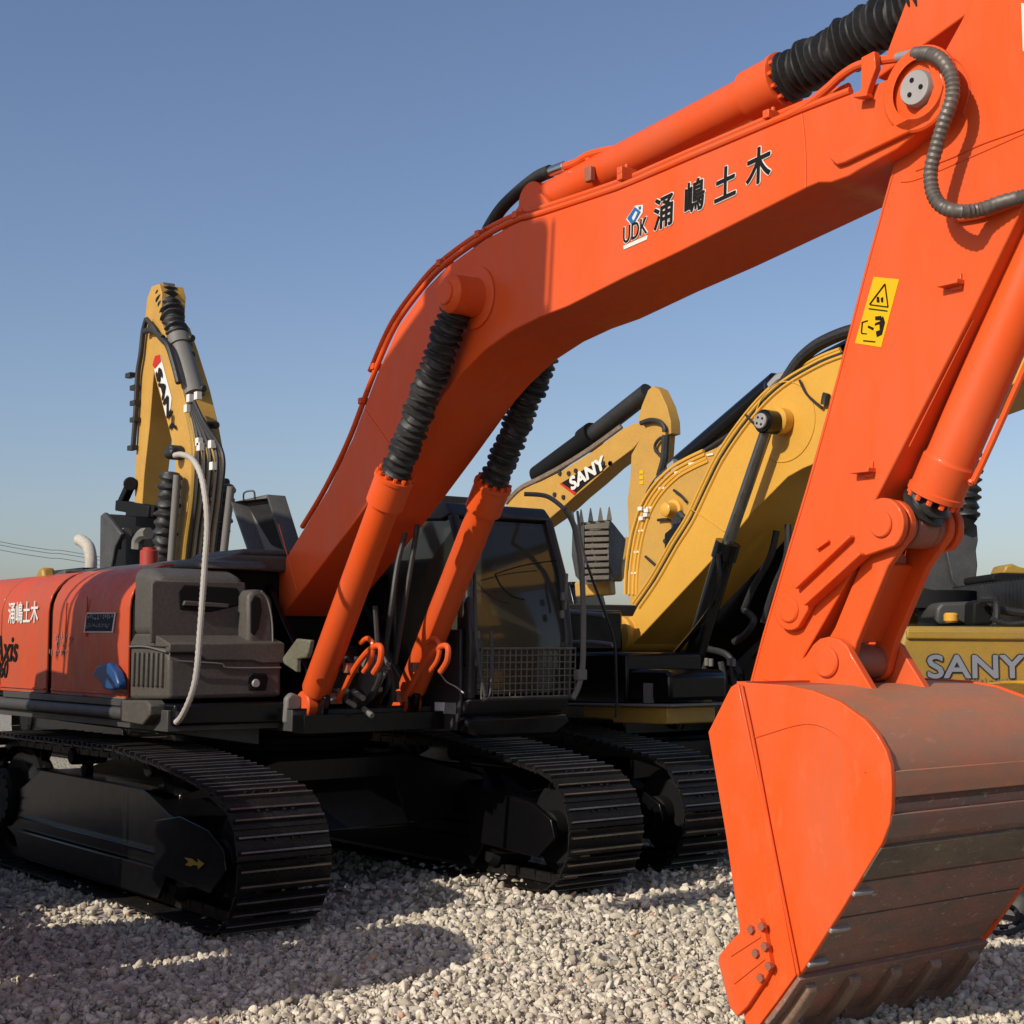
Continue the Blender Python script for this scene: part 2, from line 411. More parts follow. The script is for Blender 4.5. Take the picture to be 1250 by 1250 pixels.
def make_track(root, cx, y0, y1, inner_sign, detail=True, framecol='black_paint', wear=True):
    """shoes + link chain as one mesh 'track', frame and wheels as its sub-parts. inner_sign: +1 if machine centre lies toward +y"""
    loop, pitch = track_loop()
    mb = MB(); eb = MB()
    for (x, z, a) in loop:
        tx, tz = math.cos(a), math.sin(a); nx, nz = tz, -tx     # outward normal
        hw = pitch * 0.485
        jz = random.uniform(-.003, .003)
        def q(s, h): return (cx + x + tx * s + nx * (h + jz), z + tz * s + nz * (h + jz))
        # plate with overlapping bent edges
        prof = [q(-hw, -.012), q(-hw * .8, 0), q(hw * .75, 0), q(hw, .012), q(hw, .024), q(hw * .72, .012), q(-hw * .8, .012), q(-hw, 0)]
        mb.prism(prof, y0, y1)
        # three grousers, clipped at the ends
        for s in (-.52, .48):
            hh = 0.036 if s < 0 else 0.033
            c = s * hw
            mb.prism([q(c - .013, .010), q(c + .013, .010), q(c + .008, hh), q(c - .008, hh)], y0 + .012, y1 - .012)
            eb.prism([q(c - .0075, hh - .002), q(c + .0075, hh - .002), q(c + .005, hh + .003), q(c - .005, hh + .003)], y0 + .014, y1 - .014)
        # bolts
        yc = (y0 + y1) / 2
        for by in (yc - .12, yc - .06, yc + .06, yc + .12):
            b0 = q(.3 * hw, .012); b1 = q(.3 * hw, .026)
            mb.cyl((b0[0], by, b0[1]), (b1[0], by, b1[1]), .011, 6)
        # chain link below the plate
        for by in (yc - .1, yc + .1):
            mb.prism([q(-hw * 1.05, -.012), q(hw * 1.05, -.012), q(hw * .9, -.085), q(-hw * .9, -.085)], by - .02, by + .02)
    tr = mb.build('track', 'steel_shoe', root)
    eb.build('grouser_edge', 'steel_edge', tr)
    yc = (y0 + y1) / 2
    # track frame: long box with sloped shoulders and front guide casing
    fb = MB()
    prof = [(-1.95, .30), (-1.9, .52), (-1.5, .66), (-1.15, .80), (.8, .80), (1.2, .66), (1.78, .58), (1.80, .26), (1.4, .20), (-1.6, .20)]
    fb.prism([(cx + a, b) for a, b in prof], yc - .20, yc + .20)
    # front yoke cheek plates
    for s in (-1, 1):
        ch = [(1.12, .28), (1.12, .62), (1.5, .68), (1.9, .63), (2.12, .53), (2.16, .40), (1.95, .24)]
        fb.prism([(cx + a, b) for a, b in ch], yc + s * .245 - .02, yc + s * .245 + .02)
        # rock guards
        fb.prism([(cx - 1.45, .10), (cx + 1.15, .10), (cx + 1.3, .30), (cx - 1.6, .30)], yc + s * .235 - .014, yc + s * .235 + .014)
        # ledge flanges
        fb.box(cx - 1.5, cx + 1.15, yc + s * .20 - .05, yc + s * .20 + .05, .395, .41)
        fb.prism([(cx - 1.15, .80), (cx + 1.0, .80), (cx + 1.0, .815), (cx - 1.15, .815)], yc + s * .18 - .06, yc + s * .18 + .06)
    fr = fb.build('track_frame', framecol, tr, bevel=.012)
    for nm, xx, rr in (('idler', 2.0, .345), ('sprocket', -1.92, .42)):
        w = MB(); wz = .45 if nm == 'idler' else .53
        w.lathe((cx + xx, yc - .11, wz), (cx + xx, yc + .11, wz), [(0, .12), (0, rr - .09), (.02, rr - .07), (.05, rr - .05), (.06, rr), (.16, rr), (.17, rr - .05), (.20, rr - .07), (.22, rr - .09), (.22, .12)], 36)
        w.cyl((cx + xx, yc - .22, wz), (cx + xx, yc + .22, wz), .13, 24, .02)
        if nm == 'sprocket':
            for k in range(21):
                a = 2 * math.pi * k / 21
                w.bar((cx + xx + math.cos(a) * (rr - .03), yc, .53 + math.sin(a) * (rr - .03)), (cx + xx + math.cos(a) * (rr + .05), yc, .53 + math.sin(a) * (rr + .05)), .06, .05, Vector((0, 1, 0)))
            w.cyl((cx + xx, yc - .26, .53), (cx + xx, yc + .1, .53), .24, 30, .03)
            for k in range(12):
                a = 2 * math.pi * k / 12
                w.cyl((cx + xx + math.cos(a) * .2, yc - .275, .53 + math.sin(a) * .2), (cx + xx + math.cos(a) * .2, yc - .25, .53 + math.sin(a) * .2), .014, 6)
        w.build(nm, 'black_matt', tr)
    if detail:
        rb = MB()
        for k in range(8):
            xx = -1.25 + k * .36
            rb.lathe((cx + xx, yc - .2, .19), (cx + xx, yc + .2, .19), [(0, .06), (.05, .1), (.13, .1), (.14, .085), (.26, .085), (.27, .1), (.35, .1), (.4, .06)], 18)
        for xx in (-.7, .7):
            rb.cyl((cx + xx, yc - .14, .93), (cx + xx, yc + .14, .93), .065, 18, .01)
            rb.box(cx + xx - .04, cx + xx + .04, yc - .03, yc + .03, .80, .93)
        rb.build('roller', 'black_matt', tr)
    return tr

def round_profile(w0, w1, z0, z1, r, n=7):
    """cross-section in (y,z): flat bottom, rounded top corners"""
    p = [(w0, z0)]
    for i in range(n + 1):
        a = math.pi - (math.pi / 2) * i / n; p.append((w0 + r + r * math.cos(a), z1 - r + r * math.sin(a)))
    for i in range(n + 1):
        a = math.pi / 2 - (math.pi / 2) * i / n; p.append((w1 - r + r * math.cos(a), z1 - r + r * math.sin(a)))
    p.append((w1, z0)); return p

EG = 'excavators parked in rows on the gravel yard'
NDX, NDY, NROT, NARM = -1.0, -5.3, 30, 5

# ================================================================ MAIN ORANGE EXCAVATOR
M = thing('excavator', (0, 0, 0), 'large orange excavator in the foreground with its boom arched overhead and bucket on the gravel', 'excavator', EG)

make_track(M, 0, -1.60, -0.95, 1)
make_track(M, 0, 0.98, 1.68, -1)
# carbody
b = MB()
b.prism_x([(-1.35, .52), (-1.3, .78), (-.55, .98), (.55, .98), (1.3, .78), (1.35, .52), (.7, .42), (-.7, .42)], -1.0, 1.0)
b.prism([(-1.25, .45), (-.9, .95), (.9, .95), (1.25, .45)], -.45, .45)
b.build('undercarriage_frame', 'black_paint', M, bevel=.03)
b = MB(); b.cyl((0, 0, .98), (0, 0, 1.18), .68, 48, .02); b.cyl((0, 0, 1.04), (0, 0, 1.10), .75, 48, .01)
b.build('swing_bearing', 'black_matt', M)
# arrow sticker on the right frame and small blue-white sticker on the left frame
yf = -1.275 - .268
b = MB()
A = [PY(*p, yf) for p in zm(0, 850, 2.976, [(672, 585), (700, 590), (712, 600), (724, 603), (720, 590), (745, 608), (722, 628), (722, 615), (705, 612), (695, 618), (675, 612), (688, 600)])]
quad_decal(b, A, .006); o = b.build('arrow_sticker', 'faded_yellow', M); o['label'] = 'small yellow arrow sticker'
yl = 1.33 - .20
b = MB(); quad_decal(b, [PY(*p, yl) for p in [(610, 991), (621, 991), (621, 1003), (610, 1003)]], .006)
o = b.build('frame_sticker', 'label_blue', M)
b = MB(); quad_decal(b, [PY(*p, yl) for p in [(611.5, 993), (619.5, 993), (613, 1001)]], .009); b.build('sticker_print', 'label_white', o)

# --- upper deck
b = MB()
b.box(-2.9, 1.12, -1.46, -.60, 1.20, 1.345)
b.box(-2.9, 1.29, -.60, .60, 1.18, 1.33)
b.box(-2.9, 1.55, .60, 1.42, 1.24, 1.345)
# rounded edge rail along the right side and step plates
b.cyl((-2.9, -1.47, 1.30), (.5, -1.47, 1.30), .05, 14, .01)
b.box(-2.0, .62, -1.50, -1.40, 1.352, 1.40)
b.prism_x([(-1.40, 1.19), (-1.40, 1.20), (-.7, 1.20), (-.7, 1.08)], -1.0, 1.0)
b.build('deck', 'dark_grey', M, bevel=.014)
b = MB(); b.box(1.30, 1.46, -.60, .60, 1.17, 1.30); b.box(.9, 1.3, -.60, .60, 1.331, 1.34); b.build('front_beam', 'black_paint', M, bevel=.012)
b = MB()
for x0 in (-1.6, -.8, 0.0):
    b.box(x0, x0 + .5, -1.49, -1.41, 1.402, 1.412)
b.build('step_plate', 'mid_grey', M, bevel=.003)

# --- engine housing right side: three skins with gaps
def skin(x0, x1, name, m, w=.02, w0=-1.47, z0=1.40, z1=2.38, r=.34):
    out = round_profile(w0, -.2, z0, z1, r)[:-1]
    out = [p for p in out if p[0] < -.55]
    inn = [(y + (w if i < len(out) * .7 else 0), z - (w if i > 3 else 0)) for i, (y, z) in enumerate(out)]
    bb = MB(); bb.prism_x(out + inn[::-1], x0, x1)
    return bb.build(name, m, M, bevel=.006)
s1 = skin(-2.16, -1.10, 'side_panel', 'orange_hood')
s1['label'] = 'rear orange side panel with model lettering'
s0 = skin(-3.0, -2.18, 'side_panel', 'orange_hood')
s2 = skin(-1.00, .47, 'side_panel', 'orange_hood')
s2['label'] = 'front orange side panel with dark notice plate'
b = MB(); b.prism_x(round_profile(-1.44, 1.40, 1.36, 2.33, .3), -3.0, .52); b.build('engine_housing', 'black_matt', M)
# top cover (dark) over the engine
b = MB(); b.prism_x([(-1.0, 2.335), (-.85, 2.42), (-.7, 2.455), (.55, 2.455), (.8, 2.40), (.9, 2.335)], -2.3, .62)
b.prism_x([(-.7, 2.455), (-.62, 2.50), (.1, 2.50), (.2, 2.455)], -.2, .6)
b.prism([(-2.55, 2.3), (-2.3, 2.40), (-2.0, 2.44), (-2.0, 2.3)], -1.0, .6)
b.build('engine_top_cover', 'box_grey', M, bevel=.03)
b = MB(); b.prism_x(round_profile(-1.49, 1.49, 1.18, 2.36, .22), -3.55, -3.01)
b.prism([(-3.75, 1.3), (-3.75, 2.15), (-3.55, 2.3), (-3.55, 1.2)], -1.3, 1.3)
b.build('counterweight', 'orange_hood', M, bevel=.05)
# left side housing behind the cab
b = MB(); b.prism_x(round_profile(.5, 1.46, 1.40, 2.36, .12), -3.0, -.35); b.build('engine_door', 'orange_hood', M, bevel=.01)
# lettering on the rear panel: white company name, model name, number
yp = -1.474
def on_y(px, py, y): return PY(px, py, y)
text_on('company_lettering', '涌嶋土木', on_y(10, 759, yp), (1, 0, 0.0), (0, 0, 1), .19, 'label_white', s1, lift=.002, offset=.003, xs=.92)
text_on('model_lettering', 'Axis', on_y(-7, 806, yp), (1, 0, 0), (0, 0, 1), .30, 'label_black', s1, lift=.002, offset=.006, shear=.2, xs=1.05)
text_on('model_lettering', '360', on_y(-6, 826, yp), (1, 0, 0), (0, 0, 1), .20, 'label_black', s1, lift=.002, offset=.005, shear=.2)
worn_row('faded_lettering', on_y(67, 781, yp), (1, 0, 0), .34, .07, 'label_dim', s2, sd=3)
worn_row('faded_lettering', on_y(60, 801, yp), (1, 0, 0), .38, .075, 'label_dim', s2, sd=4)
worn_row('faded_lettering', on_y(68, 791, yp), (1, 0, 0), .30, .07, 'label_dim', s2, sd=5)
# dark notice plate
npz = [on_y(*p, yp) for p in zm(0, 680, 6.944, [(735, 470), (985, 470), (960, 640), (712, 640)])]
b = MB(); quad_decal(b, npz, .004); o = b.build('notice_plate', 'label_white', s2)
npi = [on_y(*p, yp) for p in zm(0, 680, 6.944, [(748, 482), (973, 480), (950, 628), (726, 628)])]
b = MB(); quad_decal(b, npi, .007)
b.build('notice_field', 'label_dark', s2)
worn_row('notice_lettering', on_y(108, 757, yp), (1, 0, 0), .46, .065, 'label_grey', s2, lift=.009, sd=6)
worn_row('notice_lettering', on_y(107, 767, yp), (1, 0, 0), .44, .045, 'label_grey', s2, lift=.009, sd=7)
# panel ribs
b = MB()
b.box(-.98, .45, -1.483, -1.471, 1.43, 1.445); b.box(-.30, -.285, -1.480, -1.471, 1.85, 2.15); b.box(-.72, -.705, -1.480, -1.471, 1.80, 2.12)
b.box(-2.14, -1.12, -1.483, -1.471, 1.43, 1.445)
b.build('panel_bead', 'orange_hood', s2, bevel=.003)
# blue cover
bl = XZ(zm(0, 600, 2.976, [(352, 668), (370, 632), (412, 622), (436, 655), (449, 695), (446, 718), (418, 722), (392, 716), (380, 690)]), -1.52)
b = MB(); b.prism(bl, -1.56, -1.49); o = b.build('folded_cover', 'blue_cover', M, bevel=.015)
o['label'] = 'folded blue cover tucked beside the storage box'

# --- front storage boxes (dark)
FX = 1.13
def XF(pts, x): return [PX(a, c_, x) for a, c_ in pts]
b = MB()
b.prism([(.50, 1.84), (.50, 2.335), (.72, 2.33), (.93, 2.26), (.95, 1.84)], -1.465, -.78)
ub = b.build('storage_box', 'box_grey', M, bevel=.075, seg=6)
b = MB()
def fx_plate(mb, pts, x0, x1):
    P_ = [PX(a, c_, x1) for a, c_ in pts]; mb.prism_x([(p.y, p.z) for p in P_], x0, x1); return mb
fx_plate(b, [(219, 745), (217, 722), (224, 713), (290, 717), (293, 724), (292, 740), (257, 748)], .93, .957); b.build('handle_recess', 'black_matt', ub, bevel=.015, seg=3)
b = MB(); fx_plate(b, [(224, 739), (226, 733), (280, 737), (279, 742)], .955, .985); b.build('latch', 'box_grey', ub, bevel=.006)
b = MB(); fx_plate(b, [(184, 785), (185, 712), (190, 708), (300, 711), (301, 786)], .93, .952); b.build('front_panel', 'box_grey', ub, bevel=.012)
b = MB(); b.prism([(.15, 2.34), (.25, 2.40), (.62, 2.41), (.74, 2.385), (.78, 2.335)], -1.05, -.52)
b.build('top_cover', 'box_grey', ub, bevel=.04, seg=3)
b = MB(); b.prism_x([(p.y, p.z) for p in XF([(303, 790), (303, 728), (308, 719), (322, 720), (333, 731), (337, 790)], 1.10)], .60, 1.10)
eb = b.build('storage_box', 'box_grey', M, bevel=.035, seg=4)
b = MB(); fx_plate(b, [(306, 772), (306, 735), (311, 727), (318, 730), (320, 745), (316, 768), (311, 776)], 1.095, 1.108); b.build('lamp_recess', 'black_matt', eb, bevel=.008)
b = MB(); b.tube(XF([(319, 722), (327, 733), (332, 758), (333, 786)], 1.11), .007, 6); b.build('edge_trim', 'mid_grey', eb)
# lower tool box: ribbed side, sloped lid, lock at the front
b = MB()
b.prism([(.49, 1.40), (.49, 1.82), (.90, 1.83), (1.06, 1.77), (FX, 1.70), (FX + .01, 1.42)], -1.465, -.60)
lb = b.build('tool_box', 'box_grey', M, bevel=.03, seg=3)
b = MB()
b.prism_x([(-1.475, 1.735), (-1.475, 1.80), (-.59, 1.80), (-.59, 1.66), (-.78, 1.655), (-.84, 1.675), (-1.20, 1.68), (-1.28, 1.735)], 1.09, FX + .03)
b.prism([(.52, 1.80), (.60, 1.865), (.92, 1.862), (FX + .028, 1.80), (FX + .02, 1.77), (.52, 1.78)], -1.48, -.59)
b.build('lid', 'box_grey', lb, bevel=.014)
b = MB()
for k in range(7):
    x_ = .56 + k * .078
    b.prism([(x_, 1.50), (x_ + .005, 1.735), (x_ + .035, 1.735), (x_ + .032, 1.50)], -1.487, -1.46)
b.build('vent_rib', 'box_grey', lb, bevel=.008)
b = MB(); fx_plate(b, [(304, 843), (304, 826), (308, 821), (325, 822), (328, 828), (325, 843)], FX, FX + .018); b.build('lock_recess', 'black_matt', lb, bevel=.008)
c = PX(312, 834, FX + .02); b = MB(); b.cyl((FX + .01, c.y, c.z), (FX + .035, c.y, c.z), .03, 16, .005); b.build('lock', 'dull_steel', lb)
b = MB(); b.tube(XF([(207, 797), (214, 806), (268, 810), (280, 815), (343, 815)], FX + .036), .006, 6); b.tube([(.50, -1.484, 1.775), (.8, -1.484, 1.775), (FX, -1.484, 1.74)], .006, 6); b.build('edge_trim', 'mid_grey', lb)
# skirt under the tool box
b = MB(); b.prism([(.45, 1.235), (.45, 1.39), (FX + .05, 1.39), (FX + .05, 1.24)], -1.44, -.56); b.build('front_skirt', 'black_paint', M, bevel=.02)
b = MB(); b.prism([(.52, 1.25), (.52, 1.40), (.96, 1.41), (1.02, 1.38), (1.02, 1.31), (.9, 1.24)], -1.545, -1.42); b.build('step', 'box_grey', M, bevel=.012)
b = MB(); b.prism_x([(p.y, p.z) for p in XF([(350, 852), (357, 845), (370, 851), (369, 864), (361, 872), (362, 885), (348, 883)], 1.22)], 1.16, 1.22)
b.build('mud_guard', 'mid_grey', M, bevel=.018)

# opened hood lid standing up behind the storage box
a0, a1, a2, a3 = PY(282, 613, -.30), PY(326, 606, -.12), PY(352, 690, -.12), PY(309, 690, -.30)
dn = Vector((.04, .13, .0))
b = MB()
b.add([a0, a1, a2, a3, a0 + dn, a1 + dn, a2 + dn, a3 + dn], [(4, 5, 6, 7), (0, 1, 5, 4), (1, 2, 6, 5), (2, 3, 7, 6), (3, 0, 4, 7)])
o = b.build('open_hood', 'dark_grey', M)
sm = o.modifiers.new('solid', 'SOLIDIFY'); sm.thickness = .035; sm.offset = 0
bv = o.modifiers.new('bevel', 'BEVEL'); bv.width = .015; bv.segments = 3
o['label'] = 'raised dark grey hood lid'
b = MB(); b.tube([a0.lerp(a1, .35), a0.lerp(a1, .37) + Vector((0, 0, .06)), a0.lerp(a1, .62) + Vector((0, 0, .06)), a0.lerp(a1, .66)], .008, 6); b.build('lift_loop', 'rubber', o)
b = MB(); k_ = dn * .8
b.add([a0.lerp(a2, .06) + k_, a1.lerp(a3, .06) + k_, a2.lerp(a0, .2) + k_, a3.lerp(a1, .3) + k_], [(0, 1, 2, 3)])
b.build('foam_lining', 'black_matt', o)
# exhaust stack, pre-cleaner, mirror foot
e0 = PY(111, 693, -.9); b = MB()
b.tube([e0, PY(111, 682, -.9), PY(108, 668, -.9), PY(101, 661, -.9), PY(97, 659, -.9)], .052, 16); o = b.build('exhaust_pipe', 'exhaust_white', M)
p0 = PY(182, 694, -.75); b = MB(); b.cyl(p0, p0 + Vector((0, 0, .15)), .075, 20, .008); b.cyl(p0 + Vector((0, 0, .15)), p0 + Vector((0, 0, .17)), .055, 20); b.build('air_cleaner_cap', 'red_cap', M)
b = MB(); p = PY(50, 702, -1.2)
b.prism([(p.x - .14, p.z - .04), (p.x - .02, p.z + .05), (p.x + .06, p.z + .07), (p.x + .12, p.z - .06)], -1.22, -1.1); b.build('work_lamp', 'yellow_dull', M, bevel=.03)

# grab rail with pale spiral wrap
rp = [(215, 882), (222, 874), (233, 850), (240, 820), (245, 760), (250, 690), (253, 640), (250, 602), (244, 576), (234, 560), (222, 555), (214, 556)]
b = MB(); b.tube([PY(a, c_, -1.62) for a, c_ in rp], .021, 10, rings=.03); gr = b.build('grab_rail', 'conduit', M)
gr['label'] = 'tall bent rail wrapped in pale spiral guard'
b = MB(); p = PY(210, 553, -1.62); b.cyl(p + Vector((-.06, 0, 0)), p + Vector((.05, 0, 0)), .035, 12, .01); b.bar(PY(216, 880, -1.62), PY(216, 870, -1.45) , .02, .02); b.build('rail_end', 'rubber', gr)

# --- boom foot brackets, valve bank, hoses in the front bay
b = MB()
fx, fz = .42, 2.02
for s in (-1, 1):
    b.prism([(-.3, 1.3), (1.38, 1.29), (1.42, 1.42), (1.25, 1.5), (.75, 2.0), (.55, 2.24), (.3, 2.26), (.15, 2.1)], s * .385 - .025 if s > 0 else -.41, s * .385 + .025 if s > 0 else -.36)
b.build('boom_bracket', 'black_paint', M, bevel=.01)
b = MB()
for (px, py, yy) in ((360, 810, -.7),):
    pts = XZ(zm(340, 740, 5.68, [(150, 225), (245, 235), (230, 320), (215, 360), (150, 365), (150, 460), (60, 400), (50, 360)]), -.75)
    b.prism(pts, -.78, -.74)
b.build('bracket_plate', 'lever_green', M, bevel=.01)
b = MB()
pts = XZ(zm(340, 740, 5.68, [(600, 330), (680, 330), (735, 480), (640, 650), (570, 560), (560, 420)]), -.05)
b.prism(pts, -.07, -.03); b.build('bracket_plate', 'mid_grey', M, bevel=.01)
def P0(pts, y): return [PY(*p, y) for p in zm(340, 740, 5.68, pts)]
b = MB()
b.tube(P0([(690, 260), (705, 380), (700, 500), (640, 620), (560, 700)], -.12), .022, 8)
b.tube(P0([(670, 0), (680, 150), (690, 290), (720, 420), (690, 560), (600, 680)], 0), .02, 8)
b.tube(P0([(740, 430), (760, 540), (700, 640), (640, 690)], .05), .022, 8)
b.tube(P0([(470, 360), (520, 420), (480, 560), (400, 650)], -.2), .02, 8)
b.tube(P0([(540, 350), (545, 450), (520, 560), (500, 640)], -.1), .018, 8)
b.tube(P0([(700, 300), (760, 420), (790, 600), (760, 700)], .12), .02, 8)
b.tube([PY(495, 650, .1), PY(485, 690, .05), PY(478, 740, 0), PY(470, 800, 0)], .02, 8)
b.tube([PY(510, 640, .2), PY(500, 700, .15), PY(490, 760, .1), PY(482, 810, .1)], .02, 8)
b.build('hydraulic_hose', 'rubber', M)
b = MB()
for (u0, v0, u1, v1, yy, r) in ((320, 580, 420, 582, -.3, .014), (515, 590, 590, 640, -.2, .022), (480, 660, 530, 690, -.25, .02), (590, 710, 650, 760, -.15, .022), (460, 600, 480, 580, -.3, .015), (370, 650, 390, 635, -.35, .014),
                                (705, 560, 700, 590, -.02, .02), (450, 360, 440, 400, -.3, .012), (540, 370, 540, 410, -.2, .02)):
    a = P0([(u0, v0)], yy)[0]; c = P0([(u1, v1)], yy)[0]; b.cyl(a, c, r, 12, .004)
for (u, v) in ((715, 430), (745, 430), (770, 430), (720, 455), (752, 455), (775, 400)):
    a = P0([(u, v)], .0)[0]; b.cyl(a - Vector((0, .03, 0)), a, .012, 6)
b.build('hose_fitting', 'mid_grey', M)
b = MB(); b.box(.2, 1.1, -.25, .3, 1.33, 1.62); b.box(.35, .9, -.15, .2, 1.62, 1.78); b.build('swing_motor', 'black_paint', M, bevel=.03)
b = MB(); b.box(-.38, .2, -.8, .58, 1.33, 2.32); b.box(.2, .9, -.66, -.60, 1.33, 2.0); b.build('bay_wall', 'black_matt', M)

# --- boom
BY = .29
boom_top = [(430, 536), (460, 457), (486, 399), (520, 352), (546, 325), (592, 292), (633, 271), (663, 263), (753, 233), (806, 211), (850, 192), (976, 139), (1040, 114), (1092, 93)]
nose = [(1104, 76), (1122, 70), (1140, 74), (1152, 88), (1156, 108), (1150, 130), (1136, 148)]
boom_bot = [(1095, 182), (1051, 206), (1036, 215), (1014, 223), (999, 223), (985, 229), (830, 307), (760, 340), (693, 374), (659, 387), (625, 404), (592, 427), (562, 457), (543, 480), (500, 543), (460, 600), (425, 648), (345, 752)]
foot = [(333, 742), (328, 722), (335, 704), (365, 655), (400, 598)]
bp_ = XZ(boom_top + nose + boom_bot + foot, -BY)
b = MB(); b.prism(bp_, -BY, BY)
BOOM = b.build('boom', 'orange', M, bevel=.008)
# top flange lips (plates stand slightly proud)
def ribbon(pts, y, w, h, name, m, parent, up=0.0):
    P = [PY(*p, y) for p in pts]; mb = MB()
    for i in range(len(P) - 1):
        d = (P[i + 1] - P[i]).normalized()
        mb.bar(P[i] + Vector((0, 0, up)), P[i + 1] + d * .004 + Vector((0, 0, up)), w, h, Vector((0, 1, 0)))
    return mb.build(name, m, parent)
# weld seams on the side face
b = MB()
b.tube([PY(979, 139, -BY - .001), PY(983, 180, -BY - .001), PY(984, 229, -BY - .001)], .006, 6)
b.tube([PY(340, 640, -BY - .001), PY(348, 668, -BY - .001), PY(362, 720, -BY - .001)], .004, 6)
b.tube([PY(446, 500, -BY - .001), PY(478, 545, -BY - .001)], .004, 6)
b.build('weld_seam', 'orange', BOOM)
# nose reinforcement: raised cheek with rib
b = MB()
chk = XZ([(1018, 196), (1026, 203), (1036, 200), (1120, 160), (1140, 150), (1153, 132), (1159, 108), (1153, 86), (1142, 72), (1128, 68), (1138, 84), (1144, 108), (1136, 128), (1120, 142), (1100, 152), (1030, 188), (1018, 184)], -BY)
b.prism(chk, -BY - .03, -BY + .005); b.build('nose_rib', 'orange', BOOM, bevel=.008)
pc = PY(1120, 108, -BY - .03)
b = MB(); b.lathe((pc.x, -BY + .0, pc.z), (pc.x, -BY - .04, pc.z), [(0, .20), (.022, .20), (.03, .19), (.03, .14)], 40, caps=False)
b.build('pin_boss', 'orange', BOOM)
b = MB(); b.lathe((pc.x, BY + .05, pc.z), (pc.x, -BY - .055, pc.z), [(0, .085), (2 * BY + .095, .085), (2 * BY + .105, .078)], 36)
pin = b.build('arm_pin', 'dull_steel', BOOM)
b = MB()
for k in range(3):
    a = math.pi / 2 + k * 2 * math.pi / 3 + .3
    cx_, cz_ = pc.x + .038 * math.cos(a), pc.z + .038 * math.sin(a)
    b.cyl((cx_, -BY - .058, cz_), (cx_, -BY - .054, cz_), .012, 12)
b.build('bolt_hole', 'black_matt', pin)
# bracket strap at nose top
b = MB(); bb_ = -BY - .02
b.prism(XZ([(1056, 72), (1072, 64), (1074, 84), (1066, 106), (1062, 120), (1052, 122), (1056, 108)], bb_), bb_ - .03, bb_ + .01)
b.prism(XZ([(1050, 118), (1066, 116), (1066, 120), (1050, 122)], bb_), bb_ - .05, bb_ + .0); b.build('pipe_bracket', 'orange', BOOM, bevel=.004)
# boom cylinder pin bosses
pb = PY(577, 366, -BY)
pbx, pbz = 3.02, 3.99
pe = PY(541, 357, -.55); pbx, pbz = (pe.x), (pe.z)
b = MB()
for s in (-1, 1):
    b.lathe((pbx, s * BY * .98, pbz), (pbx, s * .53, pbz), [(0, .135), (.05, .125), (.215, .125), (.235, .105), (.25, .06)], 36)
    b.lathe((pbx, s * BY, pbz), (pbx, s * (BY + .02), pbz), [(0, .20), (.015, .20), (.02, .19)], 36)
b.build('cylinder_boss', 'orange', BOOM)
b = MB()
for s in (-1, 1): b.cyl((pbx, s * .522, pbz), (pbx, s * .545, pbz), .075, 28, .006)
b.build('boss_cap', 'orange', BOOM)
# steel pipes along the top edge
def edge_off(pts, off):
    out = []
    for i, p in enumerate(pts):
        a = pts[max(i - 1, 0)]; c = pts[min(i + 1, len(pts) - 1)]
        dx, dy = c[0] - a[0], c[1] - a[1]; l = math.hypot(dx, dy); out.append((p[0] + dy / l * off, p[1] - dx / l * off))
    return out
base = [(372, 645), (400, 598)] + boom_top[:-1]
b = MB()
b.tube([PY(*p, -BY + .02) for p in edge_off(base, 3.5)], .020, 10)
b.tube([PY(*p, -BY + .09) for p in edge_off([(460, 457)] + base[4:], 9)], .020, 10)
b.tube([PY(*p, -BY + .02) for p in [(960, 142), (985, 128), (1010, 108), (1028, 92), (1048, 80), (1075, 74), (1098, 71)]], .022, 10)
b.build('steel_pipe', 'orange', BOOM)
b = MB()
for p in [(462, 452), (447, 494), (543, 326), (636, 268), (765, 222), (765, 215), (944, 147), (590, 291)]:
    c = PY(*p, -BY + .05); b.box(c.x - .022, c.x + .022, -BY - .008, -BY + .11, c.z + .0, c.z + .045); b.cyl((c.x, -BY + .05, c.z + .04), (c.x, -BY + .05, c.z + .07), .012, 8)
b.build('pipe_clamp', 'orange', BOOM, bevel=.006)
b = MB(); a = PY(1096, 71, -BY + .02); c = PY(1118, 66, -BY); b.cyl(a, c, .026, 14, .004)
b.build('hose_fitting', 'dull_steel', BOOM)
# arm cylinder lug on boom top
b = MB()
for yy in (-.17, .11):
    b.prism(XZ([(600, 300), (634, 249), (648, 236), (660, 236), (672, 250), (690, 262)], yy), yy, yy + .05)
b.build('cylinder_lug', 'orange', BOOM, bevel=.008)
# lettering on boom: logo + name
yb = -BY - .001
d1 = (PY(927, 207, yb) - PY(810, 263, yb)).normalized()
for ch, (px, py), sz in (('涌', (798, 280), .19), ('嶋', (835, 261), .185), ('土', (872, 247), .19), ('木', (911, 227), .20)):
    o_ = PY(px, py, yb)
    ux = Vector((math.cos(.10), 0, math.sin(.10))); uy = Vector((.06, 0, 1)).normalized()
    text_on('white_outline', ch, o_, ux, uy, sz, 'label_white', BOOM, offset=.0095, lift=.002, xs=.88)
    text_on('lettering', ch, o_, ux, uy, sz, 'label_black', BOOM, offset=.0038, lift=.006, xs=.88)
Zb = lambda pts: [PY(*p, yb) for p in zm(740, 170, 5.682, pts)]
b = MB(); quad_decal(b, Zb([(140, 555), (205, 460), (258, 455), (255, 510), (190, 612)]), .003); lg = b.build('logo', 'label_white', BOOM)
b = MB(); quad_decal(b, Zb([(150, 550), (203, 470), (243, 505), (188, 603)]), .006)
quad_decal(b, Zb([(228, 470), (245, 465), (245, 485), (232, 490)]), .006); b.build('logo_mark', 'label_blue', lg)
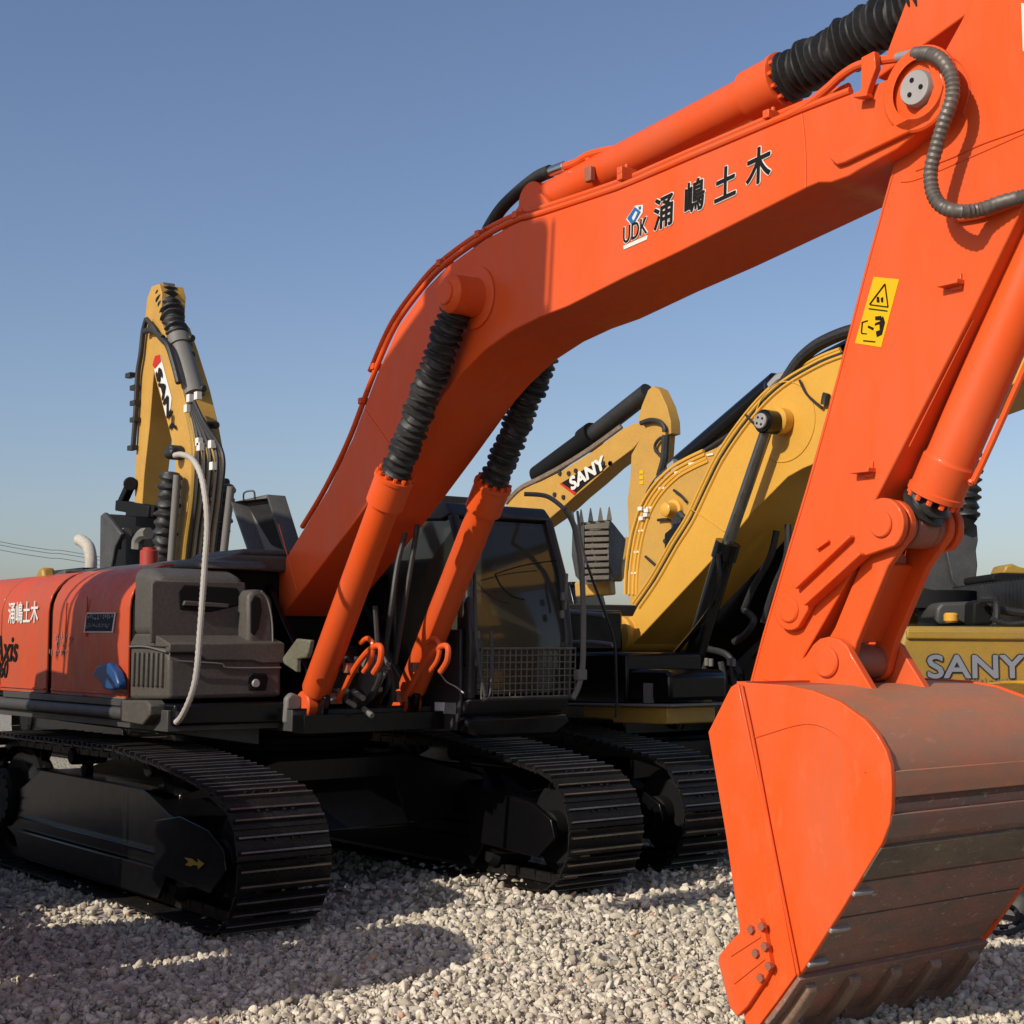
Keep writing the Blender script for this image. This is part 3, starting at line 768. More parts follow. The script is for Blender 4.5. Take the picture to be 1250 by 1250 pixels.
b = MB(); quad_decal(b, Zb([(187, 545), (212, 500), (224, 510), (204, 556), (194, 566)]), .009); b.build('logo_cut', 'label_white', lg)
b = MB(); quad_decal(b, Zb([(120, 740), (290, 665), (285, 695), (125, 765)]), .003); b.build('logo_bar', 'label_white', lg)
oo = Zb([(118, 728)])[0]; ux = (Zb([(275, 655)])[0] - oo).normalized()
text_on('white_outline', 'UDK', oo, ux, Vector((.04, 0, 1)), .135, 'label_white', lg, offset=.006, lift=.002, xs=.72)
text_on('logo_lettering', 'UDK', oo, ux, Vector((.04, 0, 1)), .135, 'label_black', lg, offset=.0008, lift=.006, xs=.72)

# --- arm
AY = .185
arm_l = [(1205, -60), (1192, -12), (1172, 28), (1150, 68), (1128, 110), (1095, 184), (1057, 322), (1021, 460), (985, 590), (955, 690), (930, 775), (915, 832), (905, 862)]
arm_bot = [(912, 882), (935, 890), (958, 878), (968, 850), (981, 801)]
arm_r = [(1004, 762), (1041, 697), (1062, 623), (1146, 460), (1188, 378), (1248, 254), (1300, 140), (1330, 40), (1330, -60)]
b = MB(); b.prism(XZ(arm_l + arm_bot + arm_r, -AY), -AY, AY)
ARM = b.build('arm', 'orange', M, bevel=.007)
b = MB()
b.tube([PY(*p, -AY - .001) for p in [(1118, 208), (1160, 193), (1200, 175), (1250, 157), (1300, 135)]], .006, 6)
b.tube([PY(*p, -AY - .001) for p in [(1100, 222), (1130, 215), (1250, 163)]], .004, 6)
b.tube([PY(*p, -AY - .001) for p in [(1156, 66), (1172, 76), (1181, 92), (1183, 112), (1176, 140)]], .006, 6)
b.tube([PY(a + 3, c_, -AY - .001) for a, c_ in arm_l[5:12]], .004, 5)
b.build('weld_seam', 'orange', ARM)
b = MB()
for (px, py) in ((1165, 350), (1058, 578)):
    c = PY(px, py, -AY)
    b.box(c.x - .055, c.x + .055, -AY - .055, -AY + .01, c.z - .0, c.z + .022)
    b.box(c.x - .012, c.x + .045, -AY - .012, -AY + .01, c.z - .02, c.z + .055)
b.bar(PY(998, 670, -AY - .01), PY(1012, 660, -AY - .01), .03, .014)
b.build('hose_clip', 'orange', ARM, bevel=.003)
b = MB()
c = PY(934, 858, -AY); b.cyl((c.x, -.235, c.z), (c.x, .235, c.z), .12, 28, .01); b.build('bucket_pin_boss', 'orange', ARM)
# warning label
wl = [(1067, 338), (1098, 341), (1076, 424), (1044, 419)]
b = MB(); quad_decal(b, [PY(*p, -AY) for p in wl], .003); wlo = b.build('warning_label', 'label_yellow', ARM)
Zw = lambda pts: [PY(*p, -AY) for p in zm(830, 0, 2.717, pts)]
b = MB()
T = Zw([(683, 942), (693, 1018), (632, 1010)])
for i in range(3):
    b.bar(T[i] + Vector((0, -.005, 0)), T[(i + 1) % 3] + Vector((0, -.005, 0)), .003, .011, Vector((0, 1, 0)))
for pts in ([(655, 985), (662, 985), (664, 1003), (655, 1003)], [(668, 990), (676, 985), (676, 1003), (670, 1003)], [(650, 1050), (670, 1048), (668, 1062), (650, 1062)],
            [(676, 1050), (682, 1070), (672, 1110), (655, 1118), (652, 1100), (665, 1095), (664, 1075), (648, 1080), (650, 1072), (666, 1066), (668, 1055)],
            [(605, 1068), (625, 1062), (625, 1066), (609, 1071), (606, 1104), (602, 1104)], [(604, 1104), (622, 1106), (622, 1109), (604, 1108)],
            [(628, 1080), (645, 1088), (643, 1096), (624, 1086)], [(628, 1022), (690, 1030), (690, 1034), (628, 1026)], [(610, 1128), (650, 1132), (650, 1136), (610, 1132)]):
    quad_decal(b, Zw(pts), .006)
b.build('pictogram', 'label_black', wlo)
# white notice higher up the arm, cut by the frame edge
b = MB(); quad_decal(b, [PY(*p, -AY) for p in [(1247, 4), (1290, 8), (1286, 80), (1249, 62)]], .003); b.build('notice_label', 'label_white', ARM)
# stiffening strip on dark front plate
b = MB(); b.tube([PX_ for PX_ in [PY(*p, -AY + .03) for p in [(1188, 390), (1110, 545)]]], .004, 5); b.build('edge_bead', 'orange', ARM)
# arm top lug for arm cylinder and bucket cylinder lug (beyond the frame)
b = MB(); at = PY(1260, -90, 0)
b.prism([(at.x - .8, at.z - .5), (at.x - .55, at.z - .05), (at.x - .3, at.z + .05), (at.x - .1, at.z - .3)], -.12, .12); b.build('cylinder_lug', 'orange', ARM, bevel=.01)

# hose from boom to arm
b = MB(); hy = -BY - .075
hp = [(1117, 66, -BY), (1136, 66, -BY - .05), (1152, 76, hy), (1162, 97, hy), (1162, 120, hy), (1152, 150, hy), (1143, 180, hy), (1136, 210, hy), (1139, 236, hy), (1150, 252, hy), (1170, 258, hy), (1195, 256, -AY - .1), (1225, 246, -AY - .06), (1262, 236, -AY - .02), (1310, 215, -AY)]
b.tube([PY(*p) for p in hp], .034, 14, rings=.016); o = b.build('armoured_hose', 'hose_grey', M)
b = MB(); b.tube([PY(*p) for p in [(1166, 268, -AY - .02), (1200, 262, -AY - .02), (1240, 248, -AY - .02), (1270, 240, -AY - .02)]], .016, 8); b.build('steel_pipe', 'orange', ARM)
# black hose feeding arm cylinder
b = MB(); b.tube([PY(*p, -.05) for p in [(585, 305), (596, 280), (612, 255), (632, 235), (655, 217), (672, 209)]], .042, 14); o = b.build('hydraulic_hose', 'rubber', M)
b = MB(); b.cyl(PY(671, 210, -.05), PY(690, 203, -.05), .034, 16, .006); b.build('hose_fitting', 'chrome', o)

# --- arm cylinder (on top of the boom)
def cyl_part(name, a, b_, r, collar_r, boot_to, boot_r, m, parent, collar_len=.32, pitch=.055, pipes=None, mrod='chrome'):
    a = Vector(a); b_ = Vector(b_); L = (b_ - a).length
    mb = MB()
    mb.lathe(a, b_, [(0, r * .55), (.02, r * .9), (.05, r), (L - collar_len, r), (L - collar_len + .012, r * 1.03), (L - collar_len + .02, collar_r), (L - .035, collar_r), (L - .03, collar_r * 1.06), (L - .004, collar_r * 1.06), (L, collar_r * .98)], 40)
    o = mb.build(name, m, parent)
    if boot_to is not None:
        e = Vector(boot_to); w = MB(); w.boot(b_, e, boot_r, pitch); w.build('rod_boot', 'rubber', o, angle=50)
        w = MB(); w.cyl(b_ - (b_ - e).normalized() * -.0, e + (e - b_).normalized() * .18, r * .45, 20); w.build('rod', mrod, o)
    # bolts round the head
    w = MB(); d = (b_ - a).normalized(); s = d.cross(Vector((0, 1, .01))).normalized(); u = s.cross(d)
    for k in range(12):
        an = 2 * math.pi * k / 12; c = b_ + (s * math.cos(an) + u * math.sin(an)) * collar_r * .9
        w.cyl(c, c + d * .025, .014, 6)
    w.build('head_bolt', m, o)
    return o
a = PY(668, 247, 0); c1 = PY(959, 97, 0)
ac = cyl_part('arm_cylinder', a, c1, .120, .145, PY(1200, -38, 0), .135, 'orange', M, collar_len=.26, pitch=.046)
b = MB(); b.cyl((a.x - .03, -.12, a.z), (a.x - .03, .12, a.z), .12, 28, .01); b.build('cylinder_eye', 'orange', ac)
b = MB()
b.tube([PY(*p, -.06) for p in [(690, 203), (703, 199), (718, 190), (740, 184), (757, 183), (770, 190)]], .026, 10)
b.tube([PY(*p, -.06) for p in [(715, 192), (728, 200), (740, 205)]], .02, 8)
b.build('feed_pipe', 'orange', ac)
b = MB(); p = PY(720, 214, -.14); b.box(p.x - .03, p.x + .03, -.16, -.12, p.z - .04, p.z + .05); b.build('pipe_clamp', 'orange_worn', ac, bevel=.006)

# --- boom cylinders
CYF = (1.22, 1.36)
for s, nm in ((-1, 'near'), (1, 'far')):
    yy = .41 * s
    f = Vector((CYF[0], yy, CYF[1])); top = Vector((pbx, yy, pbz)); d = (top - f).normalized()
    Lt = (Vector((2.27, yy, 2.93)) - f).length
    h = f + d * Lt
    bc = cyl_part('boom_cylinder', f + d * .09, h, .105, .130, top - d * .10, .104, 'orange', M, collar_len=.24, pitch=.05)
    b = MB(); b.cyl((f.x, yy - .075, f.z), (f.x, yy + .075, f.z), .10, 26, .01)
    b.cyl((top.x, yy - .06, top.z), (top.x, yy + .06, top.z), .115, 26, .01)
    b.build('cylinder_eye', 'orange', bc)
    # feed pipe bends at the foot, on the inner / outer side
    b = MB()
    yo = yy + (.13 if s < 0 else -.13)
    q = lambda t, off: f + d * t + Vector((d.z, 0, -d.x)) * off + Vector((0, yo - yy, 0))
    b.tube([q(.10, .10), q(.22, .13), q(.42, .16), q(.60, .22), q(.72, .30), q(.74, .36), q(.66, .40), q(.55, .38)], .022, 9)
    b.tube([q(.62, .12), q(.70, .18), q(.70, .26), q(.6, .30), q(.48, .27)], .018, 9)
    b.build('feed_pipe', 'orange', bc)
    b = MB(); c = q(.40, .12); b.box(c.x - .03, c.x + .03, c.y - .05, c.y + .05, c.z - .03, c.z + .04)
    c = q(.1, .06); b.box(c.x - .05, c.x + .05, c.y - .06, c.y + .04, c.z - .04, c.z + .04)
    b.build('pipe_clamp', 'orange_worn', bc, bevel=.006)

# --- bucket linkage
lp = PY(1075, 640, -.24); LX, LZ = lp.x, lp.z          # upper link pin
kp = PY(1009, 808, -.225); KX, KZ = kp.x, kp.z         # pin at the bucket ears
gp = PY(963, 745, -.235); GX, GZ = gp.x, gp.z           # pin on arm
def link(mb, A, B, ra, rb, w, y0, y1):
    """dog-bone plate between (x,z) A and B"""
    A = Vector((A[0], 0, A[1])); B = Vector((B[0], 0, B[1])); d = (B - A).normalized(); n = Vector((-d.z, 0, d.x)); pts = []
    L = (B - A).length
    th = math.atan2(n.z, n.x)
    for i in range(13):
        a = th + math.pi * i / 12; pts.append((A.x + ra * math.cos(a), A.z + ra * math.sin(a)))
    m1 = A + d * (ra * 1.5) - n * w; m2 = B - d * (rb * 1.5) - n * w
    pts += [(m1.x, m1.z), (m2.x, m2.z)]
    for i in range(13):
        a = th + math.pi + math.pi * i / 12; pts.append((B.x + rb * math.cos(a), B.z + rb * math.sin(a)))
    m1 = B - d * (rb * 1.5) + n * w; m2 = A + d * (ra * 1.5) + n * w
    pts += [(m1.x, m1.z), (m2.x, m2.z)]
    mb.prism(pts, y0, y1)
b = MB()
for s in (-1, 1):
    y0, y1 = (-.232, -.192) if s < 0 else (.192, .232)
    link(b, (GX, GZ), (LX, LZ), .10, .125, .052, y0, y1)
    # raised flanges of the I-section
    A_ = Vector((GX, 0, GZ)); B_ = Vector((LX, 0, LZ)); d = (B_ - A_).normalized(); n = Vector((-d.z, 0, d.x))
    for k in (-1, 1):
        p = A_ + d * .12 + n * (.05 * k); q_ = B_ - d * .16 + n * (.052 * k)
        yc_ = (y0 + y1) / 2 + (-.018 if s < 0 else .018)
        b.bar(p + Vector((0, yc_, 0)), q_ + Vector((0, yc_, 0)), .085, .018, n)
b.build('guide_link', 'orange', M, bevel=.006)
b = MB()
b.cyl((GX, -.246, GZ), (GX, .246, GZ), .062, 28, .008)
b.build('link_pin', 'orange', M)
b = MB()
b.cyl((LX, -.187, LZ), (LX, -.078, LZ), .098, 32, .012); b.cyl((LX, .078, LZ), (LX, .188, LZ), .10, 32, .012)
b.build('link_boss', 'orange_worn', M)
b = MB(); b.cyl((LX, -.248, LZ), (LX, .25, LZ), .062, 28, .006); b.build('link_pin', 'orange', M)
# H-shaped bucket link
b = MB()
K = Vector((KX, 0, KZ)); Lv = Vector((LX, 0, LZ)); d = (K - Lv).normalized(); n = Vector((-d.z, 0, d.x))
for y0, y1 in ((-.168, -.125), (.125, .168)):
    link(b, (LX, LZ), (KX, KZ), .12, .10, .075, y0, y1)
c = Lv.lerp(K, .5)
w1, w2 = Lv.lerp(K, .28), Lv.lerp(K, .86)
b.bar(w1 - n * .02, w2 - n * .02, .27, .03, n)
BL = b.build('bucket_link', 'orange', M, bevel=.007)
b = MB(); b.lathe(tuple(Lv.lerp(K, .30) + Vector((0, .02, 0)) + n * -.02), tuple(Lv.lerp(K, .30) + Vector((0, .02, 0)) - n * .05), [(0, .07), (.07, .07)], 20); b.build('web_boss', 'orange_worn', BL)
b = MB(); b.cyl((KX, -.165, KZ), (KX, .172, KZ), .085, 32, .008); b.build('link_tube', 'orange_worn', BL)

# --- bucket cylinder
hd = PY(1141, 606, .0); up_ = PY(1212, 441, 0)
dd = (hd - up_).normalized()
far_end = up_ - dd * 1.35
kc = cyl_part('bucket_cylinder', far_end, hd, .118, .128, None, .1, 'orange', M, collar_len=.20)
b = MB(); b.boot(hd + dd * .005, Vector((LX, 0, LZ)) - dd * .085, .118, .045); b.build('rod_boot', 'rubber', kc, angle=50)
b = MB(); b.cyl((LX, -.075, LZ), (LX, .075, LZ), .105, 28, .01); b.build('cylinder_eye', 'orange_worn', kc)
b = MB()
off = Vector((dd.z, 0, -dd.x))
if off.x < 0: off = -off
b.tube([far_end + off * .16 + Vector((0, .02, 0)), hd + off * .155 - dd * .35 + Vector((0, .02, 0)), hd + off * .15 - dd * .14], .016, 8)
b.build('feed_pipe', 'orange', kc)

# --- bucket
BW = .70
Zk = lambda pts: zm(830, 780, 2.66, pts)
side = Zk([(190, 140), (340, 150), (430, 168), (520, 205), (600, 262), (640, 310), (668, 360), (683, 410), (687, 470), (686, 540), (680, 600), (655, 665), (520, 888), (400, 1075), (378, 1102), (320, 1185), (260, 1262), (225, 1295), (212, 1220), (205, 1150), (195, 940), (150, 640), (92, 300), (165, 155)])
b = MB()
sx = XZ(side, -BW)
b.prism(sx, -BW, -BW + .03)
BK = b.build('bucket', 'orange_bucket', M, bevel=.005)
b = MB(); b.prism(sx, BW - .03, BW); b.build('side_plate', 'orange_bucket', BK, bevel=.005)
# shell: thickness strip following the back outline
shell = Zk([(300, 152), (340, 156), (430, 174), (516, 211), (595, 268), (634, 316), (660, 366), (674, 414), (678, 470), (677, 538), (671, 596), (647, 660), (512, 883), (392, 1070), (370, 1100), (318, 1178), (262, 1250)])
P = [Vector((p[0], 0, p[1])) for p in XZ(shell, -BW)]
def inset(P, t):
    out = []
    for i, p in enumerate(P):
        a = P[max(i - 1, 0)]; c = P[min(i + 1, len(P) - 1)]; d = (c - a).normalized(); out.append(p + Vector((d.z, 0, -d.x)) * t)
    return out
cen = Vector((sum(p.x for p in P) / len(P) - .3, 0, sum(p.z for p in P) / len(P)))
sg = 1 if (inset(P, .03)[8] - cen).length < (P[8] - cen).length else -1
I = inset(P, .028 * sg)
for rng_, m_ in (((0, 9), 'orange_dusty'), ((8, len(P) - 1), 'shell_dark')):
    a_, b_2 = rng_
    mb = MB(); pts = [(p.x, p.z) for p in P[a_:b_2 + 1]] + [(p.x, p.z) for p in I[a_:b_2 + 1]][::-1]
    mb.prism(pts, -BW + .03, BW - .03)
    o = mb.build('shell', m_, BK)
    if a_ == 0: o['label'] = 'upper curved shell plate'
    else: o['label'] = 'dirty lower shell plate'
# wear straps across the lower shell (proud plates)
tot = [0]
for i in range(len(P) - 1): tot.append(tot[-1] + (P[i + 1] - P[i]).length)
def at_s(s):
    for i in range(len(P) - 1):
        if tot[i + 1] >= s:
            t = (s - tot[i]) / (tot[i + 1] - tot[i]); return P[i].lerp(P[i + 1], t)
    return P[-1]
def strap(s0, s1, th, y0, y1, m_, name):
    mb = MB(); k = 6; A_ = [at_s(s0 + (s1 - s0) * i / k) for i in range(k + 1)]
    O = inset(A_, -th * sg)
    mb.prism([(p.x, p.z) for p in A_] + [(p.x, p.z) for p in O][::-1], y0, y1)
    return mb.build(name, m_, BK, bevel=.004)
i0 = 8
S0 = tot[7]
Ltot = tot[-1]
bands = [(S0 + .02, S0 + .13, .014, 'orange_dusty'), (S0 + .20, S0 + .31, .016, 'orange_scraped'), (S0 + .35, S0 + .52, .020, 'muddy_shell')]
for s0_, s1_, th_, m_ in bands: strap(s0_, s1_, th_, -BW + .008, BW - .008, m_, 'wear_strap')
s_ = S0 + .56
while s_ < tot[13] - .1:
    strap(s_, s_ + .203, .009, -BW + .008, BW - .008, 'shell_dark', 'wear_strap'); s_ += .215
strap(tot[14] - .02, tot[16] - .02, .03, -BW + .002, BW - .002, 'shell_dark', 'lip_plate')
# small strap ends at the near edge
for s_ in (S0 + .60, S0 + .82, S0 + 1.03, S0 + 1.24, S0 + 1.42):
    strap(s_, s_ + .02, .028, -BW + .004, -BW + (.13 if s_ < S0 + 1.4 else .30), 'dull_steel' if s_ < S0 + 1.4 else 'orange_scraped', 'weld_seam')
# doubler on the side plate + weld lines
b = MB()
dbl = Zk([(196, 146), (232, 320), (262, 460), (320, 760), (382, 1092), (320, 1178), (262, 1255), (226, 1290), (214, 1220), (200, 940), (156, 640), (98, 302), (168, 162)])
b.prism(XZ(dbl, -BW), -BW - .014, -BW + .004); b.build('side_doubler', 'orange_bucket', BK, bevel=.004)
b = MB()
b.tube([PY(*p, -BW - .001) for p in Zk([(236, 322), (300, 302), (370, 281), (420, 275), (470, 286), (520, 318), (565, 370), (603, 434)])], .0045, 6)
b.tube([PY(*p, -BW - .014) for p in Zk([(200, 150), (240, 340), (300, 660), (384, 1085)])], .007, 6)
b.build('weld_seam', 'orange_bucket', BK)
# side cutters
for s in (-1, 1):
    b = MB(); y0, y1 = (-BW - .045, -BW - .012) if s < 0 else (BW + .002, BW + .032)
    cut = Zk([(145, 1040), (150, 1022), (196, 965), (278, 903), (292, 930), (318, 1062), (300, 1100), (240, 1190), (208, 1222), (182, 1190), (165, 1120)])
    b.prism(XZ(cut, -BW), y0, y1); sc = b.build('side_cutter', 'orange_bucket', BK, bevel=.005)
    if s < 0:
        b = MB()
        for (u, v) in ((235, 943), (270, 933), (280, 998), (250, 1020), (293, 1062), (266, 1100)):
            c = PY(*Zk([(u, v)])[0], -BW - .045); b.cyl((c.x, -BW - .062, c.z), (c.x, -BW - .04, c.z), .02, 6)
        b.build('bolt', 'orange_worn', sc)
        b = MB()
        for (u0, v0, u1, v1) in ((165, 1025, 262, 962), (175, 1115, 275, 1035)):
            p = PY(*Zk([(u0, v0)])[0], -BW - .045); q_ = PY(*Zk([(u1, v1)])[0], -BW - .045); b.bar(p, q_, .02, .012, Vector((0, 1, 0)))
        b.build('cutter_rib', 'orange_bucket', sc, bevel=.003)
# teeth
lipP = at_s(Ltot - .03); lipA = at_s(Ltot - .30); td = (lipP - lipA).normalized(); tn = Vector((td.z, 0, -td.x)) * -sg
for k in range(5):
    yy = -BW + .10 + k * (2 * BW - .2) / 4
    mb = MB()
    bx = lipA + td * .02
    c0 = bx + tn * .03
    pts = [c0 + tn * .01 - td * .02, c0 + tn * .040, c0 + tn * .048 + td * .14, c0 + tn * .042 + td * .30, c0 + td * .47, c0 - tn * .03 + td * .47, c0 - tn * .07 + td * .30, c0 - tn * .07 + td * .0]
    mb.prism([(p.x, p.z) for p in pts], yy - .036, yy + .036)
    o = mb.build('tooth', 'worn_tooth', BK, bevel=.016, seg=3)
# ears
for s in (-1, 1):
    y0, y1 = (-.222, -.175) if s < 0 else (.175, .222)
    ep = XZ(zm(900, 440, 2.84, [(120, 1140), (238, 1022), (262, 985), (285, 965), (315, 958), (350, 966), (378, 988), (396, 1022), (500, 1197), (300, 1240)]), -.222)
    b = MB(); b.prism(ep, y0, y1); ea = b.build('ear', 'orange_bucket', BK, bevel=.006)
    if s < 0:
        b = MB(); b.cyl((KX, -.242, KZ), (KX, -.218, KZ), .075, 30, .008); b.build('pin_cap', 'orange_bucket', ea)
b = MB(); b.bar(PY(*Zk([(200, 145)])[0], -BW + .03) + Vector((0, 0, -.005)), PY(*Zk([(200, 145)])[0], -BW + .03) + Vector((0, 2 * BW - .06, -.005)), .06, .03); b.build('top_bar', 'orange_bucket', BK)
pt = XZ(Zk([(195, 146), (300, 152), (340, 156)]), -BW)
b = MB(); b.prism([pt[0], pt[1], (pt[1][0], pt[1][1] - .03), (pt[0][0], pt[0][1] - .03)], -BW + .03, BW - .03); b.build('top_plate', 'orange_worn', BK)

# --- cab
CB0, CB1 = .62, 1.60
b = MB()
prof = [(1.60, 1.26), (1.72, 1.40), (1.745, 1.85), (1.66, 2.35), (1.50, 2.76), (1.36, 2.86), (.2, 2.94), (-.02, 2.88), (-.08, 2.6), (-.08, 1.30)]
# shell as frame: floor, roof, rear, pillars
b.prism([(-.08, 1.27), (1.62, 1.27), (1.72, 1.39), (-.08, 1.39)], CB0, CB1)
b.prism([(1.50, 2.76), (1.40, 2.86), (.2, 2.94), (-.04, 2.90), (-.08, 2.78), (.2, 2.80), (1.36, 2.72)], CB0, CB1)
b.prism([(-.08, 1.39), (0.02, 1.39), (0.02, 2.80), (-.08, 2.80)], CB0, CB1)
for yy in ((CB0, CB0 + .07), (CB1 - .07, CB1)):
    b.prism([(1.66, 1.39), (1.72, 1.39), (1.745, 1.85), (1.665, 2.35), (1.50, 2.77), (1.43, 2.76), (1.59, 2.34), (1.675, 1.85)], *yy)      # front pillars
    b.prism([(.62, 1.39), (.72, 1.39), (.74, 2.80), (.62, 2.80)], *yy)
    b.prism([(0.02, 1.39), (.62, 1.39), (.62, 2.02), (0.02, 2.02)], yy[0] + .003, yy[1] - .003)
    b.prism([(.72, 1.39), (1.67, 1.39), (1.70, 1.62), (.72, 1.62)], yy[0] + .003, yy[1] - .003)
CAB = b.build('cab', 'cab_grey', M, bevel=.022, seg=3)
b = MB()
ov = [Vector((1.735, 0, 1.40)), Vector((1.752, 0, 1.85)), Vector((1.672, 0, 2.35)), Vector((1.515, 0, 2.745))]
gl = MB(); gl.prism([(1.690, 1.42), (1.700, 1.85), (1.622, 2.34), (1.470, 2.73), (1.462, 2.73), (1.614, 2.34), (1.692, 1.85), (1.682, 1.42)], CB0 + .071, CB1 - .071)
w = gl.build('windscreen', 'window_glass', CAB)
gl = MB(); gl.prism([(.73, 1.63), (1.68, 1.63), (1.69, 1.85), (1.60, 2.34), (1.42, 2.74), (.73, 2.78)], CB0 + .03, CB0 + .038); gl.build('side_window', 'window_glass', CAB)
gl = MB(); gl.prism([(.03, 2.03), (.61, 2.03), (.61, 2.78), (.03, 2.78)], CB0 + .03, CB0 + .038); gl.build('side_window', 'window_glass', CAB)
gl = MB(); gl.prism([(.73, 1.63), (1.68, 1.63), (1.69, 1.85), (1.60, 2.34), (1.42, 2.74), (.73, 2.78)], CB1 - .038, CB1 - .03); gl.build('side_window', 'window_glass', CAB)
# mesh guard over the lower screen
b = MB()
gy0, gy1 = CB0 + .06, CB1 - .03
def gx(z): return 1.79 + (z - 1.40) * .03
n = 17
for k in range(n + 1):
    yy = gy0 + (gy1 - gy0) * k / n; b.tube([(gx(1.40), yy, 1.40), (gx(1.76), yy, 1.76)], .0058, 5, smooth=False)
for k in range(8):
    z = 1.40 + .36 * k / 7; b.tube([(gx(z), gy0, z), (gx(z), gy1, z)], .0058 if k not in (0, 7) else .010, 5, smooth=False)
b.build('mesh_guard', 'hose_grey', CAB)
# front pillar trims, hinges, wiper, mirror rail
b = MB()
b.tube([PX(*p, 1.80) for p in [(592, 850), (583, 800), (580, 740), (579, 680), (580, 640)]], .014, 8)
b.tube([PX(*p, 1.80) for p in [(588, 856), (598, 845), (600, 800), (599, 770)]], .012, 8)
b.build('pillar_trim', 'dark_grey', CAB)
b = MB()
for (px, py) in ((583, 775), (583, 808), (686, 750), (687, 728)):
    c = PX(px, py, 1.78); b.box(c.x - .015, c.x + .015, c.y - .015, c.y + .015, c.z - .03, c.z + .03)
b.build('hinge', 'mid_grey', CAB, bevel=.006)
b = MB(); b.tube([PX(*p, 1.74) for p in [(604, 700), (612, 716), (626, 728), (640, 732)]], .006, 6)
b.tube([PX(*p, 1.73) for p in [(606, 700), (640, 690), (680, 684)]], .005, 5); b.build('wiper', 'black_matt', CAB)
b = MB(); b.tube([(1.5, 1.0, 1.42), (1.48, 1.0, 1.8), (1.42, .98, 2.05)], .014, 8); b.tube([(1.5, 1.08, 1.42), (1.46, 1.08, 1.8), (1.42, 1.10, 2.05)], .014, 8)
b.build('travel_lever', 'mid_grey', CAB)
b = MB(); b.box(.35, .95, .85, 1.35, 1.42, 1.85); b.prism([(.25, 1.8), (.45, 1.8), (.35, 2.5), (.2, 2.5)], .87, 1.33); b.build('seat', 'seat', CAB, bevel=.05, seg=4)
b = MB(); b.box(.5, 1.15, .72, .84, 1.42, 1.98); b.box(.5, 1.1, 1.38, 1.5, 1.42, 1.95); b.prism([(1.1, 1.42), (1.62, 1.42), (1.62, 1.58), (1.2, 1.62)], .72, 1.5); b.build('console', 'interior', CAB, bevel=.03)
mr = [(690, 622), (700, 640), (706, 668), (710, 700), (712, 740), (712, 780), (711, 815), (706, 838), (699, 853)]
b = MB(); b.tube([PX(*p, 1.82) for p in mr], .022, 10); b.tube([PX(640, 603, 1.5), PX(668, 606, 1.6), PX(690, 622, 1.82)], .018, 8); mrr = b.build('grab_rail', 'mid_grey', CAB)
b = MB(); c = PX(709, 822, 1.82); b.box(c.x - .03, c.x + .03, c.y - .05, c.y + .04, c.z - .05, c.z + .03); b.tube([PX(690, 744, 1.76), PX(692, 700, 1.76)], .012, 8)
b.build('rail_clamp', 'mid_grey', mrr, bevel=.006)
b = MB(); b.prism_x([(.60, 1.16), (.60, 1.262), (1.56, 1.262), (1.60, 1.20), (1.45, 1.10), (.75, 1.10)], 1.45, 1.72); b.build('front_bumper', 'black_paint', CAB, bevel=.03)
# lower side panel with label
b = MB(); b.prism([(.95, 1.16), (1.60, 1.16), (1.66, 1.38), (1.66, 1.9), (1.45, 1.9), (1.05, 1.39)], .585, .618); pnl = b.build('side_skirt', 'cab_grey', CAB, bevel=.01)
b = MB(); quad_decal(b, [PY(*p, .583) for p in [(531, 857), (543, 857.5), (542, 871), (531, 870)]], .003); b.build('data_label', 'label_bright', pnl)
b = MB(); quad_decal(b, [PY(*p, .583) for p in [(543.5, 857.5), (557, 858), (556, 872), (542.5, 871)]], .003); b.build('data_label', 'label_grey', pnl)
b = MB(); b.tube([PY(534, 818, .55), PY(545, 832, .55), PY(556, 838, .55), PY(566, 846, .55)], .006, 6); b.build('cable', 'conduit', CAB)
# work lamp bracket / roof vent
b = MB(); b.prism_x(round_profile(.70, 1.52, 2.90, 2.97, .05), .1, .9); b.build('roof_hatch', 'cab_grey', CAB, bevel=.01)

# ---------------------------------------------------------------- second orange machine of the same kind, added unseen left of view; boom raised to shade the first
N2 = copy_tree(M)
N2.location = (NDX, NDY, 0)
N2['label'] = 'unseen orange excavator left of the big one, boom lifted to shade it, arm hanging down'
GROUP_BOOM = ('boom', 'arm_cylinder', 'boom_cylinder', 'arm', 'armoured_hose', 'hydraulic_hose', 'guide_link', 'link_pin', 'link_boss', 'bucket_link', 'bucket_cylinder', 'bucket')
GROUP_ARM = ('arm', 'guide_link', 'link_pin', 'link_boss', 'bucket_link', 'bucket_cylinder', 'bucket')
fp = Vector((.45, 0, 2.05)); npv = Vector((pc.x, 0, pc.z))
MR = Matrix.Translation(fp) @ Matrix.Rotation(-math.radians(NROT), 4, 'Y') @ Matrix.Translation(-fp)
MA = Matrix.Translation(npv) @ Matrix.Rotation(math.radians(NARM), 4, 'Y') @ Matrix.Translation(-npv)
seen_hose = 0
for ch in list(N2.children):
    nm = ch.name.split('.')[0]
    if nm not in GROUP_BOOM: continue
    if nm == 'hydraulic_hose':
        if min(v_.co.z for v_ in ch.data.vertices) < 3: continue
    ch.matrix_basis = (MR @ MA) if nm in GROUP_ARM else MR
for ch in list(N2.children):
    if ch.name.split('.')[0] in ('bucket', 'bucket_link', 'guide_link', 'link_boss', 'link_pin'):
        for g_ in list(ch.children_recursive): bpy.data.objects.remove(g_)
        bpy.data.objects.remove(ch)
SPG = 'unseen buckets added beside the machines to shade the gravel'
